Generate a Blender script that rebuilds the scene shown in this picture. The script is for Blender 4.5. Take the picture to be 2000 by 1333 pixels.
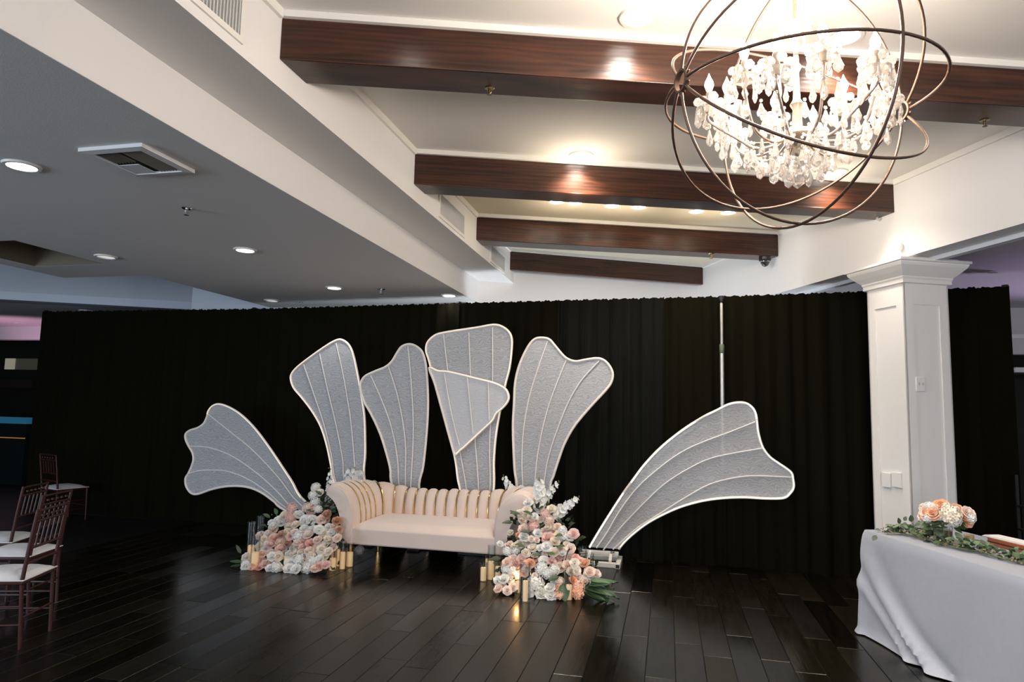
import bpy, bmesh, math, random
from math import sin, cos, pi, radians, atan, sqrt
from mathutils import Vector, Matrix, Quaternion
from mathutils.geometry import tessellate_polygon
random.seed(7)
sc = bpy.context.scene
for o in list(bpy.data.objects): bpy.data.objects.remove(o)
COL = sc.collection

# ------------------------------------------------------------------ camera
F, H = 1300.0, 1.6
PITCH, ROLL, YAW = atan(131.5 / F), 0.022, radians(13.2)
fh = Vector((-sin(YAW), cos(YAW), 0)); r0 = Vector((cos(YAW), sin(YAW), 0)); zz = Vector((0, 0, 1))
FW = fh * cos(PITCH) + zz * sin(PITCH); u0 = -fh * sin(PITCH) + zz * cos(PITCH)
RT = r0 * cos(ROLL) + u0 * sin(ROLL); UP = -r0 * sin(ROLL) + u0 * cos(ROLL)
CP = Vector((0, 0, H))
cam = bpy.data.cameras.new('camera'); cam.sensor_width = 36; cam.lens = F / 2000 * 36; cam.clip_start = .05; cam.clip_end = 100
camo = bpy.data.objects.new('camera', cam); COL.objects.link(camo)
camo.matrix_world = Matrix(((RT.x, UP.x, -FW.x, CP.x), (RT.y, UP.y, -FW.y, CP.y), (RT.z, UP.z, -FW.z, CP.z), (0, 0, 0, 1)))
sc.camera = camo

# ------------------------------------------------------------------ light and exposure
sc.view_settings.view_transform = 'Standard'; sc.view_settings.look = 'None'
sc.view_settings.exposure = 0.0; sc.view_settings.gamma = 1.0; sc.view_settings.use_curve_mapping = False
wd = bpy.data.worlds.new('world'); sc.world = wd; wd.use_nodes = True
wd.node_tree.nodes['Background'].inputs[0].default_value = (.42, .5, .66, 1)
wd.node_tree.nodes['Background'].inputs[1].default_value = .08

def light(name, kind, loc, energy, color=(1, 1, 1), size=.1, aim=None, parent=None, **kw):
    l = bpy.data.lights.new(name, kind); l.energy = energy; l.color = color
    if kind == 'AREA':
        l.shape = 'RECTANGLE'; l.size = size; l.size_y = kw.get('size_y', size)
    else:
        l.shadow_soft_size = size
    if kind == 'SPOT':
        l.spot_size = radians(kw.get('angle', 100)); l.spot_blend = kw.get('blend', .7)
    o = bpy.data.objects.new(name, l); COL.objects.link(o); o.location = loc
    if aim is not None:
        o.rotation_euler = (Vector(aim) - Vector(loc)).to_track_quat('-Z', 'Y').to_euler()
    if parent: o.parent = parent
    return o
# daylight from the window front behind the photographer
light('window_daylight', 'AREA', (1.2, -5.0, 1.8), 255, (.93, .95, 1.0), 6.0, aim=(-1.2, 7, 1.7), size_y=2.2)
light('right_window_daylight', 'AREA', (8.2, 1.2, 1.5), 55, (.78, .87, 1.0), 5.0, aim=(-2.4, 4.6, 2.6), size_y=2.2)
light('back_wall_fill', 'AREA', (-.7, 8.15, .35), 85, (.86, .93, 1.0), 2.6, aim=(-.9, 9.0, 3.0), size_y=.25)  # added lamp, hidden by the drapes, that brightens the back wall
light('left_window_daylight', 'AREA', (-8.6, -2.6, 1.6), 330, (.66, .80, 1.0), 4.0, aim=(0, 6.5, 1.4), size_y=2.0)

# ------------------------------------------------------------------ pixel rays to points of the place
def ray(px, py): return (px - 1000) / F * RT - (py - 666.5) / F * UP + FW
def at_z(px, py, z): d = ray(px, py); return CP + d * ((z - H) / d.z)
def at_y(px, py, y): d = ray(px, py); return CP + d * (y / d.y)
def at_x(px, py, x): d = ray(px, py); return CP + d * (x / d.x)
def at_pl(px, py, p0, n): d = ray(px, py); return CP + d * ((Vector(p0) - CP).dot(n) / d.dot(n))

# ------------------------------------------------------------------ materials
MATS = {}
def N(nt, t, **kw):
    n = nt.nodes.new(t)
    for k, v in kw.items(): setattr(n, k, v)
    return n
def mat(name, col=(.8, .8, .8), rough=.6, metal=0., bump=0., bscale=60., vary=0., vscale=4., emit=None, estr=0., spec=.5, trans=0., ior=1.5, sheen=0., rnd=0., stretch=None, sss=0., coat=0.):
    if name in MATS: return MATS[name]
    m = bpy.data.materials.new(name); m.use_nodes = True; nt = m.node_tree; b = nt.nodes['Principled BSDF']
    b.inputs['Base Color'].default_value = (*col, 1); b.inputs['Roughness'].default_value = rough
    b.inputs['Metallic'].default_value = metal; b.inputs['Specular IOR Level'].default_value = spec
    b.inputs['Transmission Weight'].default_value = trans; b.inputs['IOR'].default_value = ior
    b.inputs['Sheen Weight'].default_value = sheen; b.inputs['Coat Weight'].default_value = coat
    if sss:
        b.inputs['Subsurface Weight'].default_value = sss; b.inputs['Subsurface Radius'].default_value = (.02, .01, .006)
    if emit:
        b.inputs['Emission Color'].default_value = (*emit, 1); b.inputs['Emission Strength'].default_value = estr
    L = nt.links.new
    if bump or vary:
        tc = N(nt, 'ShaderNodeTexCoord'); vec = tc.outputs['Object']
        if stretch:
            mp = N(nt, 'ShaderNodeMapping'); mp.inputs['Scale'].default_value = stretch; L(vec, mp.inputs['Vector']); vec = mp.outputs[0]
    if bump:
        nz = N(nt, 'ShaderNodeTexNoise'); nz.inputs['Scale'].default_value = bscale; nz.inputs['Detail'].default_value = 4
        L(vec, nz.inputs['Vector'])
        bp = N(nt, 'ShaderNodeBump'); bp.inputs['Strength'].default_value = bump; bp.inputs['Distance'].default_value = .01
        L(nz.outputs['Fac'], bp.inputs['Height']); L(bp.outputs[0], b.inputs['Normal'])
    src = None
    if vary:
        nz = N(nt, 'ShaderNodeTexNoise'); nz.inputs['Scale'].default_value = vscale; nz.inputs['Detail'].default_value = 6
        L(vec, nz.inputs['Vector']); src = nz.outputs['Fac']; amt = vary
    if rnd:
        oi = N(nt, 'ShaderNodeObjectInfo'); src = oi.outputs['Random']; amt = rnd
    if src:
        mr = N(nt, 'ShaderNodeMapRange'); mr.inputs['To Min'].default_value = 1 - amt; mr.inputs['To Max'].default_value = 1 + amt
        L(src, mr.inputs['Value'])
        mx = N(nt, 'ShaderNodeMix', data_type='RGBA', blend_type='MULTIPLY'); mx.inputs[0].default_value = 1
        mx.inputs[6].default_value = (*col, 1); L(mr.outputs[0], mx.inputs[7]); L(mx.outputs[2], b.inputs['Base Color'])
    MATS[name] = m
    return m

WHITE = mat('white_paint', (.81, .79, .78), .75, bump=.08, bscale=90)
CEIL = mat('ceiling_paint', (.77, .75, .72), .85, bump=.08, bscale=120)
POPC = mat('textured_ceiling', (.76, .68, .54), .9, bump=.9, bscale=220)
TRIMW = mat('trim_white', (.82, .79, .75), .5)
DARKWALL = mat('dark_wall', (.012, .011, .007), .8)
METALW = mat('vent_white', (.78, .77, .76), .45)
VENTD = mat('vent_dark', (.05, .05, .045), .7)
BRASS = mat('brass', (.30, .24, .13), .3, 1.)
CHROME = mat('chrome', (.7, .7, .7), .2, 1.)
BLACKP = mat('black_plastic', (.012, .011, .01), .35)
GLOW = mat('lamp_lens', (1, 1, 1), .4, emit=(1, .95, .88), estr=14)
GLOWDIM = mat('lamp_lens_dim', (.8, .8, .8), .3, emit=(1, .95, .9), estr=.55)
GOLD = mat('gold_piping', (.83, .55, .22), .22, 1.)
GREEN = mat('leaf_green', (.05, .09, .035), .5, rnd=.5)
EUCA = mat('eucalyptus_green', (.11, .155, .085), .55, rnd=.5)
STEM = mat('stem_green', (.10, .14, .05), .6)
FROST = mat('satin_cloth', (.325, .34, .385), .55, bump=.12, bscale=14, vary=.06, vscale=25, sheen=.3)
BLUSH = mat('blush_velvet', (.76, .61, .52), .75, bump=.05, bscale=120, vary=.07, vscale=5, sheen=.5)
MAHOG = mat('mahogany_chair', (.040, .008, .005), .4)
CUSH = mat('white_cushion', (.80, .78, .77), .7)
PETALF = mat('petal_frame', (.85, .78, .70), .4, emit=(1, .86, .72), estr=.05)
RIBM = mat('petal_rib', (.86, .82, .78), .5)
LEDC = mat('led_cream', (.9, .82, .7), .4, emit=(1, .86, .70), estr=.5)
LEDW = mat('led_white', (.9, .95, .9), .4, emit=(.93, 1, .95), estr=4.5)
LEDG = mat('led_green_white', (.85, .95, .85), .4, emit=(.9, 1, .86), estr=.75)
BULB = mat('bulb_glow', (1, .9, .8), .3, emit=(1, .80, .58), estr=60)
BRONZE = mat('orb_bronze', (.16, .10, .075), .42, .75)
SLEEVE = mat('candle_sleeve', (.42, .36, .30), .4, .3)
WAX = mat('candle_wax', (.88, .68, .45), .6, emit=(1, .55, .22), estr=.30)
FLAME = mat('flame_glow', (1, .7, .3), .5, emit=(1, .55, .16), estr=18)

def glass_mat(name, tint=(1, 1, 1), ior=1.45, rough=0., gloss=None):
    m = bpy.data.materials.new(name); m.use_nodes = True; nt = m.node_tree; nt.nodes.remove(nt.nodes['Principled BSDF'])
    out = nt.nodes['Material Output']; L = nt.links.new
    tr = N(nt, 'ShaderNodeBsdfTransparent'); tr.inputs[0].default_value = (*tint, 1)
    gl = N(nt, 'ShaderNodeBsdfGlossy'); gl.inputs['Roughness'].default_value = max(rough, .03)
    fr = N(nt, 'ShaderNodeFresnel'); fr.inputs['IOR'].default_value = ior
    mx = N(nt, 'ShaderNodeMixShader'); mn = N(nt, 'ShaderNodeMath', operation='MINIMUM'); mn.inputs[1].default_value = .30; L(fr.outputs[0], mn.inputs[0]); L(mn.outputs[0], mx.inputs[0]); L(tr.outputs[0], mx.inputs[1]); L(gl.outputs[0], mx.inputs[2])
    L(mx.outputs[0], out.inputs[0]); MATS[name] = m
    return m
GLASS = glass_mat('clear_glass', (.93, .95, .95))
def crystal_mat():
    m = bpy.data.materials.new('cut_crystal'); m.use_nodes = True; nt = m.node_tree; b = nt.nodes['Principled BSDF']; L = nt.links.new
    b.inputs['Base Color'].default_value = (1, .97, .94, 1); b.inputs['Roughness'].default_value = .04
    b.inputs['Transmission Weight'].default_value = 1; b.inputs['IOR'].default_value = 1.55
    tl = N(nt, 'ShaderNodeBsdfTranslucent'); tl.inputs[0].default_value = (1, .93, .86, 1)
    df = N(nt, 'ShaderNodeBsdfDiffuse'); df.inputs[0].default_value = (.95, .9, .86, 1)
    ad = N(nt, 'ShaderNodeMixShader'); ad.inputs[0].default_value = .5; L(tl.outputs[0], ad.inputs[1]); L(df.outputs[0], ad.inputs[2])
    mx = N(nt, 'ShaderNodeMixShader'); mx.inputs[0].default_value = .22
    L(b.outputs[0], mx.inputs[1]); L(ad.outputs[0], mx.inputs[2]); L(mx.outputs[0], nt.nodes['Material Output'].inputs[0])
    return m
CRYSTAL = crystal_mat()

def wood_beam():
    m = bpy.data.materials.new('stained_wood'); m.use_nodes = True; nt = m.node_tree; b = nt.nodes['Principled BSDF']; L = nt.links.new
    tc = N(nt, 'ShaderNodeTexCoord'); mp = N(nt, 'ShaderNodeMapping'); mp.inputs['Rotation'].default_value = (0, 0, radians(-19)); L(tc.outputs['Object'], mp.inputs[0])
    m2 = N(nt, 'ShaderNodeMapping'); m2.inputs['Scale'].default_value = (.7, 4, 7); L(mp.outputs[0], m2.inputs[0])
    nz = N(nt, 'ShaderNodeTexNoise'); nz.inputs['Scale'].default_value = 1.6; nz.inputs['Detail'].default_value = 8; nz.inputs['Distortion'].default_value = 1.6; L(m2.outputs[0], nz.inputs[0])
    wv = N(nt, 'ShaderNodeTexWave', wave_type='BANDS', bands_direction='Z'); wv.inputs['Scale'].default_value = 1.5; wv.inputs['Distortion'].default_value = 9; wv.inputs['Detail'].default_value = 3
    L(m2.outputs[0], wv.inputs[0])
    mx = N(nt, 'ShaderNodeMix', data_type='FLOAT'); mx.inputs[0].default_value = .14; L(nz.outputs['Fac'], mx.inputs[2]); L(wv.outputs['Fac'], mx.inputs[3])
    cr = N(nt, 'ShaderNodeValToRGB'); e = cr.color_ramp.elements
    e[0].position = .28; e[0].color = (.011, .005, .003, 1); e[1].position = .72; e[1].color = (.075, .024, .011, 1); L(mx.outputs[0], cr.inputs[0])
    L(cr.outputs[0], b.inputs['Base Color']); b.inputs['Roughness'].default_value = .3
    bp = N(nt, 'ShaderNodeBump'); bp.inputs['Strength'].default_value = .12; bp.inputs['Distance'].default_value = .01; L(mx.outputs[0], bp.inputs['Height']); L(bp.outputs[0], b.inputs['Normal'])
    return m
BEAM = wood_beam()

def plank_mat(name, obj_random=True):
    m = bpy.data.materials.new(name); m.use_nodes = True; nt = m.node_tree; b = nt.nodes['Principled BSDF']; L = nt.links.new
    tc = N(nt, 'ShaderNodeTexCoord'); oi = N(nt, 'ShaderNodeObjectInfo')
    mp = N(nt, 'ShaderNodeMapping'); mp.inputs['Scale'].default_value = (14, 1.6, 1); L(tc.outputs['Object'], mp.inputs[0])
    sh = N(nt, 'ShaderNodeVectorMath', operation='SCALE'); cmb = N(nt, 'ShaderNodeCombineXYZ'); L(oi.outputs['Random'], cmb.inputs[0]); L(oi.outputs['Random'], cmb.inputs[1])
    sh.inputs['Scale'].default_value = 37; L(cmb.outputs[0], sh.inputs[0])
    ad = N(nt, 'ShaderNodeVectorMath', operation='ADD'); L(mp.outputs[0], ad.inputs[0]); L(sh.outputs[0], ad.inputs[1])
    nz = N(nt, 'ShaderNodeTexNoise'); nz.inputs['Scale'].default_value = 2.2; nz.inputs['Detail'].default_value = 7; nz.inputs['Distortion'].default_value = .8; L(ad.outputs[0], nz.inputs[0])
    cr = N(nt, 'ShaderNodeValToRGB'); e = cr.color_ramp.elements
    e[0].position = .3; e[0].color = (.0026, .0020, .0010, 1); e[1].position = .72; e[1].color = (.0062, .0048, .0024, 1); L(nz.outputs['Fac'], cr.inputs[0])
    mr = N(nt, 'ShaderNodeMapRange'); mr.inputs['To Min'].default_value = .45; mr.inputs['To Max'].default_value = 1.7; L(oi.outputs['Random'], mr.inputs[0])
    mx = N(nt, 'ShaderNodeMix', data_type='RGBA', blend_type='MULTIPLY'); mx.inputs[0].default_value = 1; L(cr.outputs[0], mx.inputs[6]); L(mr.outputs[0], mx.inputs[7]); L(mx.outputs[2], b.inputs['Base Color'])
    m3 = N(nt, 'ShaderNodeMath', operation='MULTIPLY'); m3.inputs[1].default_value = 7.31; L(oi.outputs['Random'], m3.inputs[0])
    fr = N(nt, 'ShaderNodeMath', operation='FRACT'); L(m3.outputs[0], fr.inputs[0])
    rr = N(nt, 'ShaderNodeMapRange'); rr.inputs['To Min'].default_value = .11; rr.inputs['To Max'].default_value = .30; L(fr.outputs[0], rr.inputs[0])
    a2 = N(nt, 'ShaderNodeMath', operation='MULTIPLY_ADD'); a2.inputs[1].default_value = .12; L(nz.outputs['Fac'], a2.inputs[0]); L(rr.outputs[0], a2.inputs[2]); L(a2.outputs[0], b.inputs['Roughness'])
    b.inputs['Specular IOR Level'].default_value = .42; b.inputs['Specular Tint'].default_value = (1, .92, .74, 1)
    bp = N(nt, 'ShaderNodeBump'); bp.inputs['Strength'].default_value = .12; bp.inputs['Distance'].default_value = .004; L(nz.outputs['Fac'], bp.inputs['Height']); L(bp.outputs[0], b.inputs['Normal'])
    return m
PLANK = plank_mat('dark_plank')
SLAB = mat('dark_subfloor', (.006, .005, .0035), .45)

def drape_mat(name, col, rough, sheen, streak=0.):
    m = bpy.data.materials.new(name); m.use_nodes = True; nt = m.node_tree; b = nt.nodes['Principled BSDF']; L = nt.links.new
    b.inputs['Base Color'].default_value = (*col, 1); b.inputs['Roughness'].default_value = rough; b.inputs['Sheen Weight'].default_value = sheen
    b.inputs['Specular IOR Level'].default_value = .1 if not streak else .12
    if streak:
        tc = N(nt, 'ShaderNodeTexCoord'); mp = N(nt, 'ShaderNodeMapping'); mp.inputs['Scale'].default_value = (60, 60, .7); L(tc.outputs['Object'], mp.inputs[0])
        nz = N(nt, 'ShaderNodeTexNoise'); nz.inputs['Scale'].default_value = 1.5; nz.inputs['Detail'].default_value = 3; L(mp.outputs[0], nz.inputs[0])
        cr = N(nt, 'ShaderNodeValToRGB'); e = cr.color_ramp.elements; e[0].position = .5; e[0].color = (*col, 1); e[1].position = .85; e[1].color = (.006, .0078, .007, 1)
        L(nz.outputs['Fac'], cr.inputs[0]); L(cr.outputs[0], b.inputs['Base Color'])
        bp = N(nt, 'ShaderNodeBump'); bp.inputs['Strength'].default_value = .5; bp.inputs['Distance'].default_value = .02; L(nz.outputs['Fac'], bp.inputs['Height']); L(bp.outputs[0], b.inputs['Normal'])
    return m
DRAPE = drape_mat('black_drape', (.0050, .0042, .0011), .95, .0)
DRAPES = drape_mat('fringe_drape', (.0034, .0034, .0014), .75, .0, 1.)

def mesh_fabric(name, lo, hi):
    m = bpy.data.materials.new(name); m.use_nodes = True; nt = m.node_tree; L = nt.links.new; nt.nodes.remove(nt.nodes['Principled BSDF'])
    tc = N(nt, 'ShaderNodeTexCoord')
    mp = N(nt, 'ShaderNodeMapping'); mp.inputs['Scale'].default_value = (4.2, 4.2, 4.2); L(tc.outputs['Object'], mp.inputs[0])
    wv = N(nt, 'ShaderNodeTexWave', wave_type='BANDS', bands_direction='Z'); wv.inputs['Scale'].default_value = 2.6; wv.inputs['Distortion'].default_value = 16; wv.inputs['Detail'].default_value = 2; wv.inputs['Detail Scale'].default_value = 1.1
    L(mp.outputs[0], wv.inputs[0])
    mr = N(nt, 'ShaderNodeMapRange'); mr.inputs['To Min'].default_value = lo; mr.inputs['To Max'].default_value = hi; L(wv.outputs['Fac'], mr.inputs[0])
    df = N(nt, 'ShaderNodeBsdfDiffuse'); df.inputs[0].default_value = (.80, .80, .81, 1)
    tl = N(nt, 'ShaderNodeBsdfTranslucent'); tl.inputs[0].default_value = (.8, .8, .81, 1)
    m1 = N(nt, 'ShaderNodeMixShader'); m1.inputs[0].default_value = .25; L(df.outputs[0], m1.inputs[1]); L(tl.outputs[0], m1.inputs[2])
    tr = N(nt, 'ShaderNodeBsdfTransparent')
    m2 = N(nt, 'ShaderNodeMixShader'); L(mr.outputs[0], m2.inputs[0]); L(m1.outputs[0], m2.inputs[1]); L(tr.outputs[0], m2.inputs[2])
    L(m2.outputs[0], nt.nodes['Material Output'].inputs[0])
    return m
MESHF = mesh_fabric('petal_mesh_fabric', .17, .36); MESHD = mesh_fabric('petal_double_fabric', .04, .14)

# ------------------------------------------------------------------ mesh helpers
class MB:
    def __init__(s): s.v = []; s.f = []
    def add(s, vs, fs):
        o = len(s.v); s.v += [tuple(v) for v in vs]; s.f += [tuple(i + o for i in f) for f in fs]; return s
    def box(s, a, b):
        x0, y0, z0 = a; x1, y1, z1 = b
        return s.add([(x0, y0, z0), (x1, y0, z0), (x1, y1, z0), (x0, y1, z0), (x0, y0, z1), (x1, y0, z1), (x1, y1, z1), (x0, y1, z1)],
                     [(3, 2, 1, 0), (4, 5, 6, 7), (0, 1, 5, 4), (1, 2, 6, 5), (2, 3, 7, 6), (3, 0, 4, 7)])
    def prism(s, poly, z0, z1):          # plan polygon, counter-clockwise
        n = len(poly); vs = [(p[0], p[1], z0) for p in poly] + [(p[0], p[1], z1) for p in poly]
        fs = [tuple(range(n - 1, -1, -1)), tuple(range(n, 2 * n))] + [(i, (i + 1) % n, n + (i + 1) % n, n + i) for i in range(n)]
        return s.add(vs, fs)
    def obox(s, o, ax, ay, az):          # oriented box: origin and three edge vectors
        o, ax, ay, az = map(Vector, (o, ax, ay, az))
        vs = [o, o + ax, o + ax + ay, o + ay]; vs += [v + az for v in vs]
        return s.add(vs, [(3, 2, 1, 0), (4, 5, 6, 7), (0, 1, 5, 4), (1, 2, 6, 5), (2, 3, 7, 6), (3, 0, 4, 7)])
    def tube(s, pts, r, n=8, closed=False, cap=True):
        pts = [Vector(p) for p in pts]; m = len(pts); rs = r if isinstance(r, (list, tuple)) else [r] * m
        vs = []; up = None
        for i, p in enumerate(pts):
            a = pts[(i - 1) % m] if (closed or i > 0) else p; b = pts[(i + 1) % m] if (closed or i < m - 1) else p
            t = (b - a).normalized()
            if up is None: up = t.orthogonal().normalized()
            up = (up - t * up.dot(t)); up = up.normalized() if up.length > 1e-6 else t.orthogonal().normalized()
            w = t.cross(up)
            for k in range(n):
                an = 2 * pi * k / n; vs.append(p + (up * cos(an) + w * sin(an)) * rs[i])
        fs = []
        for i in range(m if closed else m - 1):
            for k in range(n):
                j = (i + 1) % m; fs.append((i * n + k, i * n + (k + 1) % n, j * n + (k + 1) % n, j * n + k))
        if cap and not closed: fs += [tuple(range(n - 1, -1, -1)), tuple((m - 1) * n + k for k in range(n))]
        return s.add(vs, fs)
    def lathe(s, prof, n=16, c=(0, 0, 0), closed_prof=False):
        c = Vector(c); m = len(prof); vs = [c + Vector((r * cos(2 * pi * k / n), r * sin(2 * pi * k / n), z)) for r, z in prof for k in range(n)]
        fs = [(i * n + k, i * n + (k + 1) % n, ((i + 1) % m) * n + (k + 1) % n, ((i + 1) % m) * n + k) for i in range(m if closed_prof else m - 1) for k in range(n)]
        return s.add(vs, fs)
    def grid(s, rows):
        n = len(rows[0]); vs = [p for r in rows for p in r]
        return s.add(vs, [(i * n + j, i * n + j + 1, (i + 1) * n + j + 1, (i + 1) * n + j) for i in range(len(rows) - 1) for j in range(n - 1)])
    def mesh(s, name, smooth=False):
        me = bpy.data.meshes.new(name); me.from_pydata(s.v, [], s.f)
        bm = bmesh.new(); bm.from_mesh(me); bmesh.ops.remove_doubles(bm, verts=bm.verts, dist=1e-6)
        bmesh.ops.recalc_face_normals(bm, faces=bm.faces); bm.to_mesh(me); bm.free()
        if smooth:
            me.polygons.foreach_set('use_smooth', [True] * len(me.polygons))
            me.set_sharp_from_angle(angle=radians(smooth if smooth is not True else 50))
        me.update(); return me
    def obj(s, name, m, parent=None, smooth=False, bevel=0.):
        return link(name, s.mesh(name, smooth), m, parent, bevel)
def link(name, me, m=None, parent=None, bevel=0.):
    o = bpy.data.objects.new(name, me); COL.objects.link(o)
    if m is not None and not me.materials: me.materials.append(m)
    if parent: o.parent = parent
    if bevel:
        b = o.modifiers.new('bevel', 'BEVEL'); b.width = bevel; b.segments = 3; b.limit_method = 'ANGLE'
        me.polygons.foreach_set('use_smooth', [True] * len(me.polygons)); me.set_sharp_from_angle(angle=radians(60))
    return o
def thing(name, label, cat, loc=(0, 0, 0), rz=0, group=None):
    o = bpy.data.objects.new(name, None); COL.objects.link(o); o.location = loc; o.rotation_euler = (0, 0, rz); o.empty_display_size = .1
    return tag(o, label, cat, group)
def tag(o, label, cat, group=None):
    o['label'] = label; o['category'] = cat
    if group: o['group'] = group
    return o
def struct(o, label=None):
    o['kind'] = 'structure'
    if label: o['label'] = label
    return o
def inst(name, me, parent=None, loc=(0, 0, 0), rot=None, s=1.):
    o = bpy.data.objects.new(name, me); COL.objects.link(o); o.parent = parent
    o.location = loc; o.scale = (s, s, s) if not isinstance(s, (tuple, list)) else s
    if rot is not None:
        o.rotation_mode = 'QUATERNION'; o.rotation_quaternion = rot
    return o
def spline(pts, n=6, closed=False):
    pts = [Vector(p) for p in pts]; m = len(pts); out = []
    for i in range(m if closed else m - 1):
        g = (lambda k: pts[k % m]) if closed else (lambda k: pts[max(0, min(m - 1, k))])
        a, b, c, d = g(i - 1), g(i), g(i + 1), g(i + 2)
        for k in range(n):
            t = k / n
            out.append(.5 * ((2 * b) + (c - a) * t + (2 * a - 5 * b + 4 * c - d) * t * t + (3 * b - a - 3 * c + d) * t ** 3))
    if not closed: out.append(pts[-1])
    return out

# ------------------------------------------------------------------ the room
ZL, ZM, ZT, ZC = 2.96, 3.252, 3.631, 3.668
XF, XW = -2.405, -1.985
th = radians(23.8); WD = Vector((-sin(th), cos(th), 0)); WN = Vector((-cos(th), -sin(th), 0)); W0 = Vector((1.94, 6.28, 0)); WO = -WN
def rw(s, out=0., z=0.): return W0 + WD * s + WO * out + Vector((0, 0, z))
def line_x(p, d, q, e):     # plan intersection of two lines
    den = d.x * e.y - d.y * e.x; t = ((q.x - p.x) * e.y - (q.y - p.y) * e.x) / den; return p + d * t

fl = struct(MB().box((-18, -7, -.12), (9, 16, -.0105)).obj('floor', SLAB), 'dark wooden plank floor')
PW = .182; px0 = -.135
for k in range(-33, 19):
    x = px0 + k * PW; y = 2.35 + random.Random(k * 13 + 5).uniform(-1.2, 0)
    while y < 8.3:
        ln = 1.2; a = max(y, 2.3); b = min(y + ln, 8.4)
        if b - a > .12 and not (a > 7.0 and x < -4.4) and not (b < 3.3 and (x < -3.2 or x > 1.2)):
            m = MB(); g = .0012; w = PW / 2 - g; l = (b - a) / 2 - g; c = .0022; z0 = -.0095; z1 = random.uniform(-.0006, .0006)
            m.add([(-w, -l, z0), (w, -l, z0), (w, l, z0), (-w, l, z0), (-w, -l, z1 - c), (w, -l, z1 - c), (w, l, z1 - c), (-w, l, z1 - c), (-w + c, -l + c, z1), (w - c, -l + c, z1), (w - c, l - c, z1), (-w + c, l - c, z1)],
                  [(0, 1, 5, 4), (1, 2, 6, 5), (2, 3, 7, 6), (3, 0, 4, 7), (4, 5, 9, 8), (5, 6, 10, 9), (6, 7, 11, 10), (7, 4, 8, 11), (8, 9, 10, 11)])
            o = m.obj('plank', PLANK, fl); o.location = (x + PW / 2, (a + b) / 2, 0)
            o.rotation_euler = (random.uniform(-.0015, .0015), random.uniform(-.006, .006), 0)
        y += ln

# left: low ceiling with a recess and an open end, fascia, ledge, upper wall
lc = MB()
lc.box((-5.53, -7, ZL), (-2.407, 8.42, ZL + .12))
lc.box((-9, -7, ZL), (-5.53, 4.54, ZL + .12)); lc.box((-6.66, 5.5, ZL), (-5.53, 6.08, ZL + .12)); lc.box((-6.66, 4.54, ZL), (-6.40, 5.5, ZL + .12))
struct(lc.obj('ceiling_low', CEIL), 'low grey-white ceiling over the left side')
rc = MB(); rc.box((-6.41, 4.50, ZL + .001), (-5.52, 4.55, 3.5)); rc.box((-6.41, 5.49, ZL + .001), (-5.52, 5.54, 3.5)); rc.box((-5.54, 4.5, ZL + .001), (-5.47, 5.54, 3.5)); rc.box((-6.45, 4.5, ZL + .001), (-6.39, 5.54, 3.5)); rc.box((-6.5, 4.5, 3.5), (-5.45, 5.54, 3.55))
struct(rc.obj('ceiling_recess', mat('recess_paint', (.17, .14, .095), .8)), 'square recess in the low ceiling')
struct(MB().box((-2.62, -7, ZL + .001), (XF, 8.6, ZM)).obj('trim_1', WHITE), 'white fascia along the edge of the low ceiling')
struct(MB().box((-2.62, -7, ZM), (XW, 9.0, ZC + .15)).obj('wall_left', WHITE), 'white upper wall stepping over the fascia')
# back walls
BA, BD = Vector((-2.45, 8.24, 0)), Vector((cos(radians(27)), sin(radians(27)), 0)); BC = line_x(BA, BD, W0, WD); bn = Vector((-BD.y, BD.x, 0))
struct(MB().obox(BA - BD * .1, (BC - BA) + BD * .7, bn * .15, (0, 0, 3.9)).obj('wall_back', WHITE), 'white back wall above the drapes')
struct(MB().box((-6.86, 8.42, 0), (-2.3, 8.56, 4.1)).obj('wall_back_left', mat('cool_paint', (.74, .78, .84), .8)), 'white back wall behind the drapes on the left')
# left tray, header and far room
h0, h1 = at_z(-350, 566, 3.03), at_z(386, 606, 3.03); hd = (h1 - h0); hn = Vector((-hd.y, hd.x, 0)).normalized()
struct(MB().obox((h0.x, h0.y, 3.03), (hd.x, hd.y, 0), hn * .3, (0, 0, 1.1)).obj('wall_header', mat('header_paint', (.60, .63, .68), .8)), 'pale blue-grey header wall at the left')
struct(MB().obox(Vector((h0.x, h0.y, 3.03)) - hn * .015, (hd.x, hd.y, 0), hn * .014, (0, 0, .12)).obj('trim_2', mat('header_trim', (.72, .77, .86), .7)), 'pale strip along the bottom of the header')
struct(MB().box((-14, 2, 4.1), (-5.4, 9.5, 4.2)).obj('ceiling_tray', CEIL), 'raised ceiling of the left tray')
PINKC = mat('far_ceiling_paint', (.75, .72, .74), .85)
struct(MB().prism([(h0.x, h0.y + .3), (h1.x, h1.y + .3), (h1.x, 11.2), (h0.x - 6, 11.2)], 3.03, 3.1).obj('ceiling_far_left', PINKC), 'far ceiling glowing pink at the left')
struct(MB().box((-18, 10.8, 2.77), (-6.5, 11.0, 3.04)).obj('trim_3', PINKC), 'pink-lit fascia of the far room')
struct(MB().box((-19, 13.0, 0), (-6.5, 13.2, 3.2)).obj('wall_far_left', DARKWALL), 'dark far wall at the left')
light('pink_uplight_left', 'SPOT', (-11.9, 9.6, 1.4), 60, (1, .55, .78), .15, aim=(-11.9, 10.5, 3.0), angle=100)
struct(MB().box((-18.2, -7, 0), (-18, 16, 4.2)).obj('wall_far_side', DARKWALL), 'dark side wall beyond the chairs')

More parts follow.
